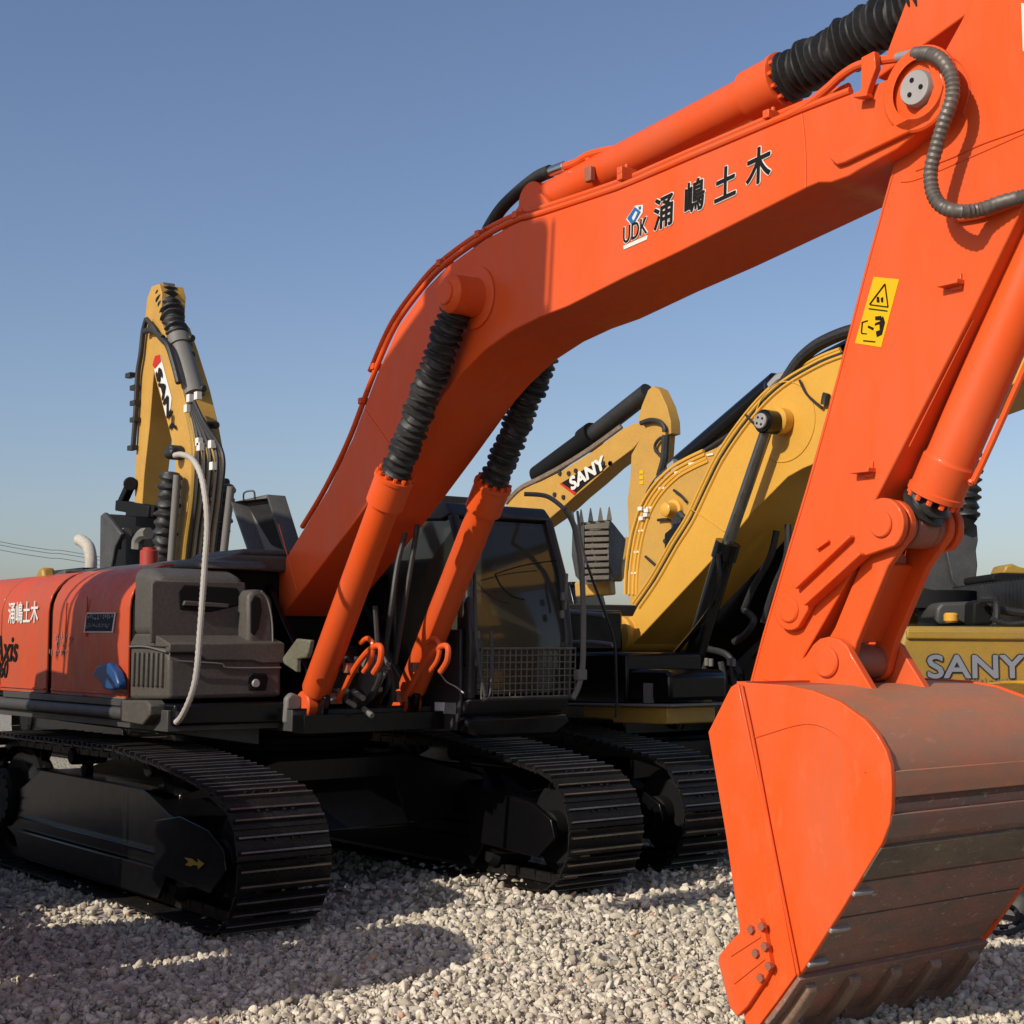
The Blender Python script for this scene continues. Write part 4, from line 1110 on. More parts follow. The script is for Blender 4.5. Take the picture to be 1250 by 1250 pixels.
for (bx_, by_, rz_, lab) in ((-3.9, -4.15, 0, 'unseen orange bucket added to shade the gravel, close to the tracks of the left orange excavator'), (-2.5, -4.62, 0, 'unseen orange bucket added to shade the gravel, farthest from the tracks')):
    sp_ = thing('shadow_bucket', (6.0 + bx_, by_, 0), lab, 'bucket', SPG)  # added out of view so its shadow falls on the left gravel
    sp_.scale = (1.25, 1.25, 1.25)
    for q_ in [BK] + list(BK.children):
        c_ = q_.copy(); COL.objects.link(c_); c_.parent = sp_; c_.location = (-6.0, 0, 0)
        if q_ is BK: c_.name = 'side_plate'


# ================================================================ GENERIC YELLOW BODY
def yellow_body(root, cx, cy, hd=1, cabcol='black_paint', body='yellow', tracks=True, counter='yellow', cab=True, hood='dark_grey'):
    """hd = +1 faces +x, -1 faces -x. Adds parts to root (world coordinates)"""
    def bx(mb, x0, x1, y0, y1, z0, z1):
        a, b_ = sorted((cx + hd * x0, cx + hd * x1)); c, d = sorted((cy + hd * y0, cy + hd * y1)); mb.box(a, b_, c, d, z0, z1)
    def pr(mb, pts, y0, y1):
        c, d = sorted((cy + hd * y0, cy + hd * y1)); mb.prism([(cx + hd * x, z) for x, z in pts], c, d)
    if tracks:
        make_track(root, cx, cy - 1.62, cy - 1.02, 1, detail=False)
        make_track(root, cx, cy + 1.02, cy + 1.62, -1, detail=False)
    mb = MB(); bx(mb, -1.2, 1.2, -1.05, 1.05, .5, .95); bx(mb, -.65, .65, -.65, .65, .95, 1.15); mb.build('undercarriage_frame', 'black_paint', root, bevel=.03)
    mb = MB(); bx(mb, -2.6, 1.75, -1.5, -.55, 1.15, 1.27); bx(mb, -2.6, 1.3, -.55, .55, 1.12, 1.25); bx(mb, -2.6, 1.6, .55, 1.5, 1.15, 1.27)
    mb.build('deck', 'black_paint', root, bevel=.01)
    mb = MB(); mb.prism_x([(cy + y_, z_) for y_, z_ in round_profile(-1.45, 1.45, 1.275, 2.18, .15)], *sorted((cx - hd * 2.6, cx - hd * .3))); mb.build('engine_housing', hood, root, bevel=.01)
    mb = MB(); pr(mb, [(-3.3, 1.15), (-2.62, 1.10), (-2.62, 2.25), (-3.2, 2.2), (-3.42, 1.9), (-3.42, 1.35)], -1.45, 1.45); mb.build('counterweight', counter, root, bevel=.06)
    mb = MB(); bx(mb, -.28, 1.62, -1.48, -.6, 1.275, 1.72); bx(mb, -.28, .6, -1.48, -.6, 1.725, 2.1); mb.build('tool_box', 'black_paint', root, bevel=.03)
    if cab:
        mb = MB()
        pr(mb, [(-.1, 1.27), (1.6, 1.27), (1.72, 1.6), (1.6, 2.4), (1.4, 2.95), (.1, 3.0), (-.1, 2.9)], .58, .64)
        pr(mb, [(-.1, 1.27), (1.6, 1.27), (1.72, 1.6), (.6, 1.62), (.5, 2.9), (-.05, 2.9)], 1.44, 1.5)
        bx(mb, -.1, -.04, .645, 1.435, 1.3, 2.9); bx(mb, -.05, 1.4, .645, 1.435, 2.9, 3.0); bx(mb, -.05, 1.6, .645, 1.435, 1.28, 1.34)
        c_ = mb.build('cab', cabcol, root, bevel=.02)
        mb = MB(); pr(mb, [(1.6, 1.36), (1.68, 1.6), (1.56, 2.4), (1.38, 2.88), (1.37, 2.88), (1.55, 2.4), (1.67, 1.6), (1.59, 1.36)], .65, 1.43); mb.build('windscreen', 'window_glass', c_)
    return root

def pipe_set(path_px, y, offs, r, name, m, parent, smooth=True):
    mb = MB()
    for o_, dy in offs:
        mb.tube([PY(*p, y + dy) for p in edge_off(path_px, o_)], r, 7, smooth=smooth)
    return mb.build(name, m, parent)

# ================================================================ C: yellow excavator to the right of the orange one
CX, CY = -.3, 4.0
Cx = thing('excavator', (CX, CY, 0), 'golden yellow excavator with black boom cylinders parked next to the orange one', 'excavator', EG)
yellow_body(Cx, CX, CY)
y = CY - .35
Zc = lambda pts: zm(600, 400, 2.5, pts)
ctop = Zc([(430, 880), (445, 850), (500, 770), (560, 665), (610, 585), (660, 480), (700, 400), (760, 310), (830, 225), (900, 165), (1000, 108), (1070, 80)]) + [(1100, 408), (1180, 378), (1260, 352), (1330, 335), (1420, 318)]
cbot = [(1440, 345), (1435, 385), (1320, 425), (1260, 458), (1231, 472), (1100, 522), (980, 572)] + Zc([(905, 455), (860, 500), (800, 560), (690, 690), (640, 745), (560, 830), (440, 958)])
cft = Zc([(415, 985), (385, 975), (370, 935), (368, 912), (380, 898), (402, 888)])
mb = MB(); mb.prism(XZ(ctop + cbot + cft, y), y, y + .68); CBm = mb.build('boom', 'yellow', Cx, bevel=.008)
mb = MB(); c = PY(*Zc([(402, 935)])[0], y); mb.cyl((c.x, y - .07, c.z), (c.x, y + .75, c.z), .17, 28, .02); mb.build('foot_boss', 'yellow', CBm)
pipe_set(ctop[1:12], y, [(-3, 0.0), (3.0, .05), (6.5, .12)], .017, 'hydraulic_pipe', 'yellow', CBm)
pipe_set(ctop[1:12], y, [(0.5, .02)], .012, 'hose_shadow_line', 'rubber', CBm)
mb = MB(); mb.tube([PY(*p, y - .004) for p in Zc([(595, 545), (650, 580), (700, 615), (712, 622)])], .004, 5)
mb.tube([PY(*p, y - .004) for p in Zc([(430, 885), (460, 935)])], .005, 5)
cc = PY(*Zc([(893, 287)])[0], y)
ring = [(cc.x + .34 * math.cos(t), y - .003, cc.z + .34 * math.sin(t)) for t in [i * math.pi / 12 for i in range(-8, 13)]]
mb.tube(ring, .006, 6); mb.build('weld_seam', 'yellow', CBm)
mb = MB(); mb.tube([PY(*p, y - .03) for p in Zc([(775, 265), (800, 290), (825, 300)])], .012, 6)
mb.tube([PY(*p, y - .03) for p in Zc([(940, 160), (960, 200), (985, 225), (1010, 245)])], .012, 6)
mb.tube([PY(*p, y - .03) for p in Zc([(1015, 235), (1018, 215), (1022, 200)])], .03, 8)
mb.build('thin_hose', 'rubber', CBm)
mb = MB(); mb.tube([PY(*p, y + .1) for p in Zc([(880, 185), (905, 150), (940, 100), (985, 60), (1030, 35), (1080, 15), (1120, 5)])], .055, 10); mb.build('hydraulic_hose', 'rubber', CBm)
mb = MB(); mb.tube([PY(*p, y + .1) for p in Zc([(855, 180), (880, 155), (905, 148)])], .05, 8); mb.build('hose_fitting', 'dull_steel', CBm)
# cylinders of C
for s, off in ((-1, y - .17), (1, y + .85)):
    tp = PY(*Zc([(848, 288)])[0], y - .17); hd_ = PY(*Zc([(722, 655)])[0], y - .17); ft = PY(*Zc([(556, 1215)])[0], y - .17)
    mb = MB(); t_ = Vector((tp.x, off, tp.z)); h_ = Vector((hd_.x, off, hd_.z)); f_ = Vector((ft.x, off, ft.z))
    mb.lathe(f_, h_, [(0, .09), ((h_ - f_).length - .16, .092), ((h_ - f_).length - .15, .11), ((h_ - f_).length, .11)], 28); bc = mb.build('boom_cylinder', 'black_paint', Cx)
    mb = MB(); mb.cyl(h_, t_, .052, 20); mb.build('rod', 'rod_dark', bc)
    mb = MB(); mb.cyl((t_.x, off - .09, t_.z), (t_.x, off + .09, t_.z), .10, 26, .012); mb.tube([h_ + Vector((0, -.12, -.1)), h_ + Vector((-.04, -.13, -.5)), f_ + Vector((.1, -.12, .6))], .02, 6); mb.build('cylinder_eye', 'black_paint', bc)
    if s < 0:
        mb = MB(); mb.cyl((t_.x, off - .12, t_.z), (t_.x, off - .088, t_.z), .066, 24, .006); pp = mb.build('pin_disc', 'dull_steel', bc)
        mb = MB()
        for k in range(4):
            a = k * math.pi / 2 + .5; mb.cyl((t_.x + .035 * math.cos(a), off - .123, t_.z + .035 * math.sin(a)), (t_.x + .035 * math.cos(a), off - .119, t_.z + .035 * math.sin(a)), .011, 8)
        mb.build('bolt_hole', 'black_matt', pp)
mb = MB(); mb.cyl((pbx * 0 + PY(*Zc([(893, 287)])[0], y).x, y - .12, cc.z), (cc.x, y + .01, cc.z), .115, 28, .02); mb.build('cylinder_boss', 'yellow', CBm)
# hoses and fittings in C's front bay
mb = MB()
for pts in ([(870, 620), (850, 700), (800, 790), (770, 860)], [(905, 600), (900, 700), (860, 800), (830, 900)], [(770, 860), (800, 890), (780, 930), (740, 960)],
            [(640, 1010), (650, 1060), (640, 1130), (600, 1150)], [(700, 1020), (710, 1080), (700, 1130), (680, 1160)], [(590, 1110), (620, 1140), (660, 1120), (670, 1060)], [(600, 960), (660, 980), (720, 1000), (760, 1060)],
            [(735, 1010), (740, 1080), (760, 1140), (780, 1200)]):
    mb.tube([PY(*p, CY) for p in Zc(pts)], .032, 8)
mb.build('hydraulic_hose', 'rubber', Cx)
mb = MB()
for (u, v) in ((657, 1020), (670, 1022), (725, 1020), (738, 1022)):
    a = PY(*Zc([(u, v - 12)])[0], CY - .1); c = PY(*Zc([(u, v + 12)])[0], CY - .1); mb.cyl(a, c, .022, 10, .004)
mb.build('hose_fitting', 'mid_grey', Cx)
mb = MB(); mb.prism(XZ(Zc([(590, 1075), (640, 1040), (665, 1060), (650, 1150), (590, 1125)]), CY - .2), CY - .22, CY - .1); mb.build('bay_plate', 'yellow_dull', Cx, bevel=.02)
# right-hand front corner: box, step beam and dull yellow box underneath
mb = MB(); mb.prism(XZ(Zc([(240, 1035), (530, 1045), (545, 1060), (545, 1140), (240, 1140)]), 2.55), 2.55, 3.2); mb.build('tool_box', 'black_paint', Cx, bevel=.03)
mb = MB(); mb.prism(XZ(Zc([(290, 1150), (548, 1158), (548, 1210), (380, 1206), (380, 1195), (290, 1190)]), 2.5), 2.46, 3.0); mb.build('step_box', 'yellow_dull', Cx, bevel=.015)
mb = MB(); mb.prism(XZ(Zc([(225, 1145), (560, 1150), (560, 1157), (225, 1152)]), 2.45), 2.40, 3.3); mb.build('step', 'mid_grey', Cx, bevel=.005)
mb = MB(); mb.tube([PY(*p, 2.5) for p in Zc([(230, 860), (245, 868), (280, 872), (345, 878)])], .024, 8)
mb.tube([PY(*p, 2.5) for p in Zc([(230, 960), (300, 960), (370, 968)])], .02, 8); mb.build('handrail', 'mid_grey', Cx)
mb = MB(); mb.tube([PY(*p, 2.3) for p in Zc([(262, 560), (275, 660), (305, 760), (350, 880), (375, 960), (380, 1050), (382, 1150), (378, 1190)])], .012, 6); mb.build('cable', 'rubber', Cx)
mb = MB(); c = PY(*Zc([(477, 1115)])[0], 2.54); mb.box(c.x - .05, c.x + .05, 2.535, 2.56, c.z - .08, c.z + .08); mb.build('data_label', 'mid_grey', Cx)
# arm and bucket of C, to the right of the frame
ax, az = 4.39 + 1.1, 3.9
tipb = PY(1425, 350, y)
mb = MB(); mb.prism([(tipb.x - .25, tipb.z + .7), (tipb.x + .15, tipb.z + .75), (tipb.x + .45, tipb.z - .1), (tipb.x + .15, 1.0), (tipb.x - .1, 1.0), (tipb.x - .25, tipb.z - .4)], y + .1, y + .58); mb.build('arm', 'yellow', Cx, bevel=.01)
mb = MB(); bx0 = tipb.x
mb.prism([(bx0 - .35, 1.1), (bx0 + .35, 1.1), (bx0 + .75, .75), (bx0 + .8, .4), (bx0 + .5, .05), (bx0 - .2, -.02), (bx0 - .25, .05), (bx0 + .4, .2), (bx0 + .62, .5), (bx0 + .5, .8), (bx0 + .1, .95), (bx0 - .35, 1.0)], y - .3, y + 1.0)
mb.build('bucket', 'grey_bucket', Cx, bevel=.01)
mb = MB(); mb.bar((PY(*Zc([(850, 200)])[0], CY)), (tipb.x - .2, CY, tipb.z + .75), .2, .2); mb.build('arm_cylinder', 'black_paint', Cx, bevel=.05)

# ================================================================ D: yellow excavator behind C
DX, DY = -5.0, 8.0
Dx = thing('excavator', (DX, DY, 0), 'yellow excavator half hidden behind the golden boom, light pipes curving up its boom', 'excavator', EG)
yellow_body(Dx, DX, DY, cabcol='black_paint', counter='yellow', hood='dark_grey')
y = DY - .35
Zd = lambda pts: zm(600, 460, 4.63, pts)
dtop = Zd([(770, 1230), (775, 1100), (790, 980), (815, 860), (860, 730), (930, 620), (1020, 530), (1100, 480), (1204, 430)]) + [(900, 535), (960, 510), (1040, 488)]
dbot = [(1060, 510), (1060, 560), (980, 600), (900, 650), (850, 700), (822, 735)] + Zd([(1000, 1330), (800, 1330)])
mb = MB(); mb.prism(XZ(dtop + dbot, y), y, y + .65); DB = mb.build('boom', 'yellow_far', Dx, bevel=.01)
pipe_set(dtop[:9], y, [(-11, 0), (-7, 0), (-2, 0), (3, .05)], .026, 'hydraulic_pipe', 'yellow', DB)
mb = MB()
for p in dtop[1:9]:
    c = PY(p[0] + 6, p[1] + 2, y - .02); mb.box(c.x - .05, c.x + .06, y - .02, y, c.z - .012, c.z + .012)
for (u, v) in ((840, 745), (875, 755), (845, 800), (870, 780)):
    c = PY(*Zd([(u, v)])[0], y - .05); mb.box(c.x - .04, c.x + .04, y - .06, y, c.z - .025, c.z + .025)
mb.build('pipe_clamp', 'label_white', DB)
mb = MB(); c = PY(*Zd([(1040, 755)])[0], y); mb.lathe((c.x, y + .01, c.z), (c.x, y - .25, c.z), [(0, .15), (.06, .14), (.07, .10), (.20, .09), (.22, .06)], 26); mb.build('cylinder_boss', 'yellow', DB)
mb = MB(); t0 = PY(*Zd([(1065, 790)])[0], y - .15); mb.tube([t0, t0 + Vector((-.15, 0, -.6)), t0 + Vector((-.5, 0, -1.6))], .09, 10)
mb.tube([PY(*p, y - .1) for p in Zd([(1060, 770), (1090, 820), (1060, 870), (1020, 900), (985, 935)])], .05, 8); mb.tube([PY(*p, y - .04) for p in Zd([(1030, 640), (1070, 670), (1100, 705)])], .02, 6)
mb.tube([PY(*p, y - .04) for p in Zd([(940, 810), (990, 805), (1020, 810)])], .02, 6); mb.tube([PY(*p, y - .04) for p in Zd([(870, 1015), (910, 1050), (950, 1085)])], .02, 6)
mb.build('hydraulic_hose', 'rubber', Dx)
a = PY(*Zd([(1030, 530)])[0], DY); c = PY(952, 464, DY)
mb = MB(); mb.lathe(a, c, [(0, .14), ((c - a).length * .98, .14), ((c - a).length, .1)], 20); o = mb.build('arm_cylinder', 'black_paint', Dx)
mb = MB(); mb.tube([PY(*p, DY - .2) for p in [(817, 577), (850, 557), (900, 524), (935, 498), (960, 480)]], .03, 8); mb.tube([PY(*p, DY - .2) for p in Zd([(850, 740), (880, 690), (900, 640), (950, 570), (1010, 520)])], .05, 8)
mb.tube([PY(*p, DY - .25) for p in Zd([(870, 730), (905, 680), (930, 610), (985, 560)])], .03, 8); mb.build('hydraulic_hose', 'rubber', Dx)
mb = MB()
for (u, v) in ((1010, 515), (1030, 530), (985, 560), (940, 600)):
    c = PY(*Zd([(u, v)])[0], DY - .25); mb.cyl(c, c + Vector((.12, 0, .06)), .06, 10)
mb.build('hose_fitting', 'dull_steel', Dx)
# arm & bucket of D further right, behind the golden boom
e = PY(1050, 530, y)
mb = MB(); mb.prism([(e.x - .2, e.z + .8), (e.x + .2, e.z + .9), (e.x + .9, e.z - .3), (e.x + .3, e.z - .5)], y + .1, y + .55); mb.build('arm', 'yellow_far', Dx, bevel=.01)

# ================================================================ B: distant yellow excavator with SANY boom and teeth-up bucket
BX, BYY = -13.5, 12.5
Bx = thing('excavator', (BX, BYY, 0), 'distant yellow excavator with black SANY band on its bent boom and teeth-up bucket', 'excavator', EG)
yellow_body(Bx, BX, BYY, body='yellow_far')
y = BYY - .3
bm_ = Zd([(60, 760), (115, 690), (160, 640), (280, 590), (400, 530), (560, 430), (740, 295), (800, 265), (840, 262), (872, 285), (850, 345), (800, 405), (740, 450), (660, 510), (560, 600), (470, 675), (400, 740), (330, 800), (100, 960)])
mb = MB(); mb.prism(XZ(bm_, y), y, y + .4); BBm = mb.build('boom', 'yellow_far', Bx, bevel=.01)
pipe_set(Zd([(90, 720), (170, 640), (280, 585), (400, 520), (560, 420), (740, 290)]), y, [(1.5, .0), (3.5, .08)], .035, 'hydraulic_pipe', 'muddy_shell', BBm)
bnd = Zd([(388, 605), (560, 503), (655, 500), (620, 540), (555, 590), (470, 665)])
mb = MB(); quad_decal(mb, [PY(*p, y) for p in bnd], .01); bo = mb.build('name_band', 'label_black', BBm)
mb = MB(); quad_decal(mb, [PY(*p, y) for p in Zd([(388, 605), (398, 600), (482, 655), (470, 668)])], .016); mb.build('band_stripe', 'label_red', bo)
o0 = PY(*Zd([(445, 640)])[0], y - .02); u1 = PY(*Zd([(592, 540)])[0], y - .02)
text_on('name_lettering', 'SANY', PY(*Zd([(456, 642)])[0], y - .01), u1 - o0, Vector((-.35, 0, 1)), .34, 'label_white', bo, offset=.016, lift=.02, xs=1.2)
mb = MB()
for (u, v) in ((590, 488), (625, 488), (665, 490), (350, 665), (400, 680), (665, 488), (470, 530), (380, 545), (430, 545)):
    c = PY(*Zd([(u, v)])[0], y - .04); mb.cyl((c.x, y - .03, c.z), (c.x, y, c.z), .045, 10)
mb.build('bolt', 'rubber', BBm)
am = Zd([(885, 75), (910, 52), (945, 70), (990, 165), (1012, 250), (1015, 320), (985, 330), (975, 480), (955, 560), (900, 690), (860, 790), (840, 850), (800, 980), (770, 1000), (775, 900), (768, 700), (785, 560), (790, 440), (840, 350), (870, 280), (825, 250), (850, 160)])
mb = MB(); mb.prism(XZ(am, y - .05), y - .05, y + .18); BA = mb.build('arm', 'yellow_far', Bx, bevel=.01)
mb = MB(); mb.tube([PY(*p, y - .12) for p in Zd([(845, 262), (900, 245), (950, 255), (975, 285), (978, 310)])], .045, 8)
mb.tube([PY(*p, y - .12) for p in Zd([(985, 340), (950, 350), (925, 385), (930, 420), (960, 450), (970, 500)])], .03, 8)
mb.tube([PY(*p, y - .12) for p in Zd([(985, 330), (980, 400), (975, 470), (950, 560)])], .07, 8); mb.build('hydraulic_hose', 'rubber', BA)
mb = MB()
for v in (530, 560, 590):
    quad_decal(mb, [PY(*p, y - .05) for p in Zd([(838, v), (860, v), (860, v + 18), (838, v + 18)])], .01)
mb.build('arm_label', 'label_yellow', BA)
a = PY(*Zd([(260, 560)])[0], BYY); m_ = PY(*Zd([(580, 325)])[0], BYY); c = PY(*Zd([(885, 85)])[0], BYY)
mb = MB(); mb.lathe(a, m_, [(0, .2), ((m_ - a).length - .3, .2), ((m_ - a).length - .28, .25), ((m_ - a).length, .25)], 18); o = mb.build('arm_cylinder', 'black_matt', Bx)
mb = MB(); mb.lathe(m_, c, [(0, .17), ((c - m_).length, .17)], 16); mb.build('rod_boot', 'rubber', o)
# bucket curled up with the teeth pointing at the sky, turned toward the left of the view
q0 = PY(*Zd([(600, 1180)])[0], BYY - 2.5)
mb = MB()
Rx = RV.copy(); Fw = Vector((-RV.y, RV.x, 0))      # along image right and away from the viewer
sc_ = (q0 - CAM).dot(VV) / FPX / 4.63
def Bp(u, v, depth): return q0 + Rx * ((u - 600) * sc_) + Vector((0, 0, (1180 - v) * sc_)) + VV * depth
sh = [(525, 820), (670, 805), (668, 900), (662, 980), (668, 1060), (690, 1150), (520, 1175), (526, 1060), (524, 950)]
F0 = [Bp(u, v, 0.22 * math.sin((v - 800) / 370 * math.pi)) for u, v in sh]
n_ = len(F0); th_ = VV * .08
mb.add([*F0, *[p + th_ for p in F0]], [tuple(range(n_)), tuple(range(2 * n_ - 1, n_ - 1, -1))] + [(i, i + n_, (i + 1) % n_ + n_, (i + 1) % n_) for i in range(n_)])
bk = mb.build('bucket', 'mud_grey', Bx)
mb = MB()
for k in range(9):
    v = 850 + k * 36; dp = 0.22 * math.sin((v - 800) / 370 * math.pi)
    mb.bar(Bp(528, v, -.02), Bp(665, v - 4, -.02), .05, .07)
mb.build('wear_strap', 'mud_grey', bk, bevel=.01)
mb = MB()
sd = [(672, 805), (700, 830), (775, 905), (770, 940), (755, 1020), (735, 1110), (700, 1150), (668, 1060), (660, 980)]
F0 = [Bp(u, v, (u - 665) / 100 * .5) for u, v in sd]; n_ = len(F0); mb.add([*F0, *[p + th_ for p in F0]], [tuple(range(n_)), tuple(range(2 * n_ - 1, n_ - 1, -1))] + [(i, i + n_, (i + 1) % n_ + n_, (i + 1) % n_) for i in range(n_)])
sd = [(465, 830), (525, 820), (524, 950), (526, 1060), (520, 1175), (480, 1120), (460, 1000)]
F0 = [Bp(u, v, (525 - u) / 100 * .6) for u, v in sd]; n_ = len(F0); mb.add([*F0, *[p + th_ for p in F0]], [tuple(range(n_)), tuple(range(2 * n_ - 1, n_ - 1, -1))] + [(i, i + n_, (i + 1) % n_ + n_, (i + 1) % n_) for i in range(n_)])
mb.build('side_plate', 'grey_bucket', bk)
for k, (u, v) in enumerate(((460, 830), (508, 822), (562, 815), (618, 812), (668, 808))):
    mb = MB(); mb.add([Bp(u - 14, v, 0), Bp(u + 16, v, 0), Bp(u + 3, v - 75, 0), Bp(u - 3, v - 75, 0), Bp(u - 14, v, .12), Bp(u + 16, v, .12), Bp(u + 3, v - 75, .06), Bp(u - 3, v - 75, .06)],
                      [(0, 1, 2, 3), (7, 6, 5, 4), (0, 4, 5, 1), (1, 5, 6, 2), (2, 6, 7, 3), (3, 7, 4, 0)])
    mb.build('tooth', 'grey_bucket' if k < 3 else 'mud_grey', bk)
mb = MB(); mb.bar(Bp(700, 1100, .6), PY(*Zd([(790, 950)])[0], y + .2), .3, .3); mb.bar(Bp(700, 1180, .6), Bp(500, 1195, .8), .35, .25); mb.build('bucket_link', 'yellow_far', Bx, bevel=.03)

# ================================================================ A: yellow excavator with raised boom behind the hood (faces away)
AX, AYY = -12.6, 4.8
Ax = thing('excavator', (AX, AYY, 0), 'yellow excavator behind the orange hood, boom raised steeply with its black bucket hanging at left', 'excavator', EG)
yellow_body(Ax, AX, AYY, hd=-1)
y = AYY - .3
Za = lambda pts: zm(90, 330, 3.203, pts)
asb = Za([(318, 190), (345, 210), (375, 300), (420, 450), (455, 600), (472, 700), (455, 850), (432, 1010), (420, 1180), (425, 1260), (380, 1260), (388, 1180), (400, 900), (396, 720), (372, 620), (340, 500), (305, 370), (300, 300)])
mb = MB(); mb.prism(XZ(asb, y), y, y + .5); AB = mb.build('boom', 'yellow_far', Ax, bevel=.01)
ab2 = Za([(475, 560), (510, 520), (545, 600), (562, 700), (568, 800), (556, 950), (540, 1170), (480, 1170), (500, 950), (512, 800), (500, 700)])
mb = MB()
for k, (o1, yy) in enumerate(((0, .1), (22, .2), (45, .3), (68, .45), (92, .6))):
    mb.tube([PY(*p, y + .02) for p in Za([(440 + o1 * .3, 540), (462 + o1 * .6, 640), (470 + o1, 760), (462 + o1, 900), (440 + o1, 1060), (428 + o1, 1180)])], .04, 7)
mb.build('hydraulic_pipe', 'yellow_dull', AB)
mb = MB()
for k, (o1, yy) in enumerate(((10, .05), (33, .12), (55, .25), (80, .4), (104, .6))):
    mb.tube([PY(*p, y - .03) for p in Za([(446 + o1 * .2, 505), (470 + o1 * .4, 600), (478 + o1, 720), (470 + o1, 880), (452 + o1, 1020), (434 + o1, 1180)])], .035, 7)
mb.build('pipe_hose', 'rubber', AB)
mb = MB()
for (u, v) in ((485, 670), (535, 680), (490, 690), (540, 765), (480, 490), (440, 540), (450, 500)):
    c = PY(*Za([(u, v)])[0], y - .1); mb.box(c.x - .05, c.x + .06, y - .12, y - .04, c.z - .06, c.z + .06)
mb.build('hose_clamp', 'label_white', AB)
arm_a = Za([(300, 62), (330, 52), (340, 90), (335, 190), (345, 260), (310, 370), (292, 600), (270, 800), (262, 930), (232, 925), (240, 700), (252, 420), (270, 240), (282, 110)])
mb = MB(); mb.prism(XZ(arm_a, y + .0), y + .02, y + .45); AAm = mb.build('arm', 'yellow_far', Ax, bevel=.01)
mb = MB(); 
mb.tube([PY(*p, y - .05) for p in Za([(285, 190), (272, 240), (262, 330), (250, 410), (242, 560), (232, 690)])], .045, 8)
mb.tube([PY(*p, y - .08) for p in Za([(275, 240), (310, 235), (345, 270), (370, 300), (395, 380), (410, 440)])], .05, 8)
mb.tube([PY(*p, y - .08) for p in Za([(285, 190), (310, 220), (330, 250), (350, 262)])], .04, 8)
for (u, v) in ((232, 412), (250, 460), (250, 520), (250, 585), (240, 695)):
    c = PY(*Za([(u, v)])[0], y); mb.box(c.x - .1, c.x + .1, y - .1, y, c.z - .04, c.z + .04)
mb.build('hydraulic_hose', 'rubber', AAm)
# arm cylinder
a = PY(*Za([(472, 490)])[0], AYY - .1); c = PY(*Za([(408, 265)])[0], AYY - .1); e = PY(*Za([(360, 80)])[0], AYY - .1)
mb = MB(); mb.lathe(a, c, [(0, .17), ((c - a).length - .2, .17), ((c - a).length - .19, .20), ((c - a).length, .20)], 22); o = mb.build('arm_cylinder', 'mid_grey', Ax)
mb = MB(); mb.boot(c, e, .20, .13, 18); mb.build('rod_boot', 'rubber', o)
mb = MB(); mb.box(e.x - .1, e.x + .12, e.y - .12, e.y + .12, e.z - .1, e.z + .12); mb.build('rod_eye', 'mid_grey', o, bevel=.03)
# lamps and pegs along the boom back
mb = MB()
for (u, v) in ((455, 265), (455, 330), (500, 462), (550, 605), (590, 828)):
    p = PY(*Za([(u - 22, v)])[0], y + .3); q_ = PY(*Za([(u + 10, v)])[0], y + .3); mb.cyl(p, q_, .06, 10, .02)
p = PY(*Za([(390, 712)])[0], y - .15); mb.cyl((p.x, y - .25, p.z), (p.x, y + .0, p.z), .12, 14, .03)
mb.build('work_lamp', 'rubber', AB)
# boom cylinders with boots
for (u0, v0, u1, v1, r, yy) in ((380, 790, 345, 1150, .19, y - .25), (590, 835, 545, 1150, .19, y + .2)):
    mb = MB(); mb.boot(PY(u0 / 3.203 + 90, v0 / 3.203 + 330, yy), PY(u1 / 3.203 + 90, v1 / 3.203 + 330, yy), r, .15, 18); o = mb.build('boom_cylinder', 'rubber', Ax)
    mb = MB(); mb.cyl(PY((u0 + 25) / 3.203 + 90, (v0 + 10) / 3.203 + 330, yy - .1), PY((u1 + 30) / 3.203 + 90, (v1 + 60) / 3.203 + 330, yy - .1), .06, 14); mb.build('rod_guard', 'mid_grey', o)
# SANY plate on boom side
pl = Za([(322, 335), (340, 330), (385, 500), (378, 560), (362, 570), (330, 430), (312, 370)])
mb = MB(); quad_decal(mb, [PY(*p, y) for p in pl], .01); np_ = mb.build('name_plate', 'label_white', AB)
mb = MB(); quad_decal(mb, [PY(*p, y) for p in Za([(322, 335), (340, 330), (345, 355), (320, 385), (312, 370)])], .02); mb.build('plate_stripe', 'label_red', np_)
o0 = PY(*Za([(322, 400)])[0], y - .02); u1 = PY(*Za([(362, 555)])[0], y - .02)
dirv = (u1 - o0).normalized(); upv = Vector((-dirv.z, 0, dirv.x)); 
if upv.x < 0: upv = -upv
text_on('name_lettering', 'SANY', o0, dirv, -upv if dirv.cross(-upv).y < 0 else upv, .26, 'label_black', np_, offset=.012, lift=.012, xs=2.0)
# bucket
bka = Za([(103, 960), (118, 948), (150, 952), (338, 958), (345, 1010), (345, 1170), (103, 1170)])
mb = MB(); yb_ = y - .2
mb.prism(XZ(Za([(103, 960), (118, 946), (150, 985), (185, 1030), (160, 1080), (140, 1190), (100, 1190)]), yb_), yb_, yb_ + .08)
bo = mb.build('bucket', 'grey_bucket', Ax, bevel=.02)
mb = MB(); mb.prism(XZ(Za([(120, 952), (235, 962), (345, 950), (345, 1180), (140, 1180), (165, 1080), (185, 1030)]), yb_ + .5), yb_ + .5, yb_ + 1.2)
mb.build('bucket_shell', 'black_matt', bo, bevel=.02)
for (u, v) in ((185, 1040), (270, 1040)):
    mb = MB(); mb.tube([PY(*p, yb_ + .2) for p in Za([(u - 22, v + 50), (u - 18, v + 15), (u, v - 8), (u + 22, v - 12)])], .10, 8); mb.build('tooth', 'mid_grey', bo)
mb = MB()
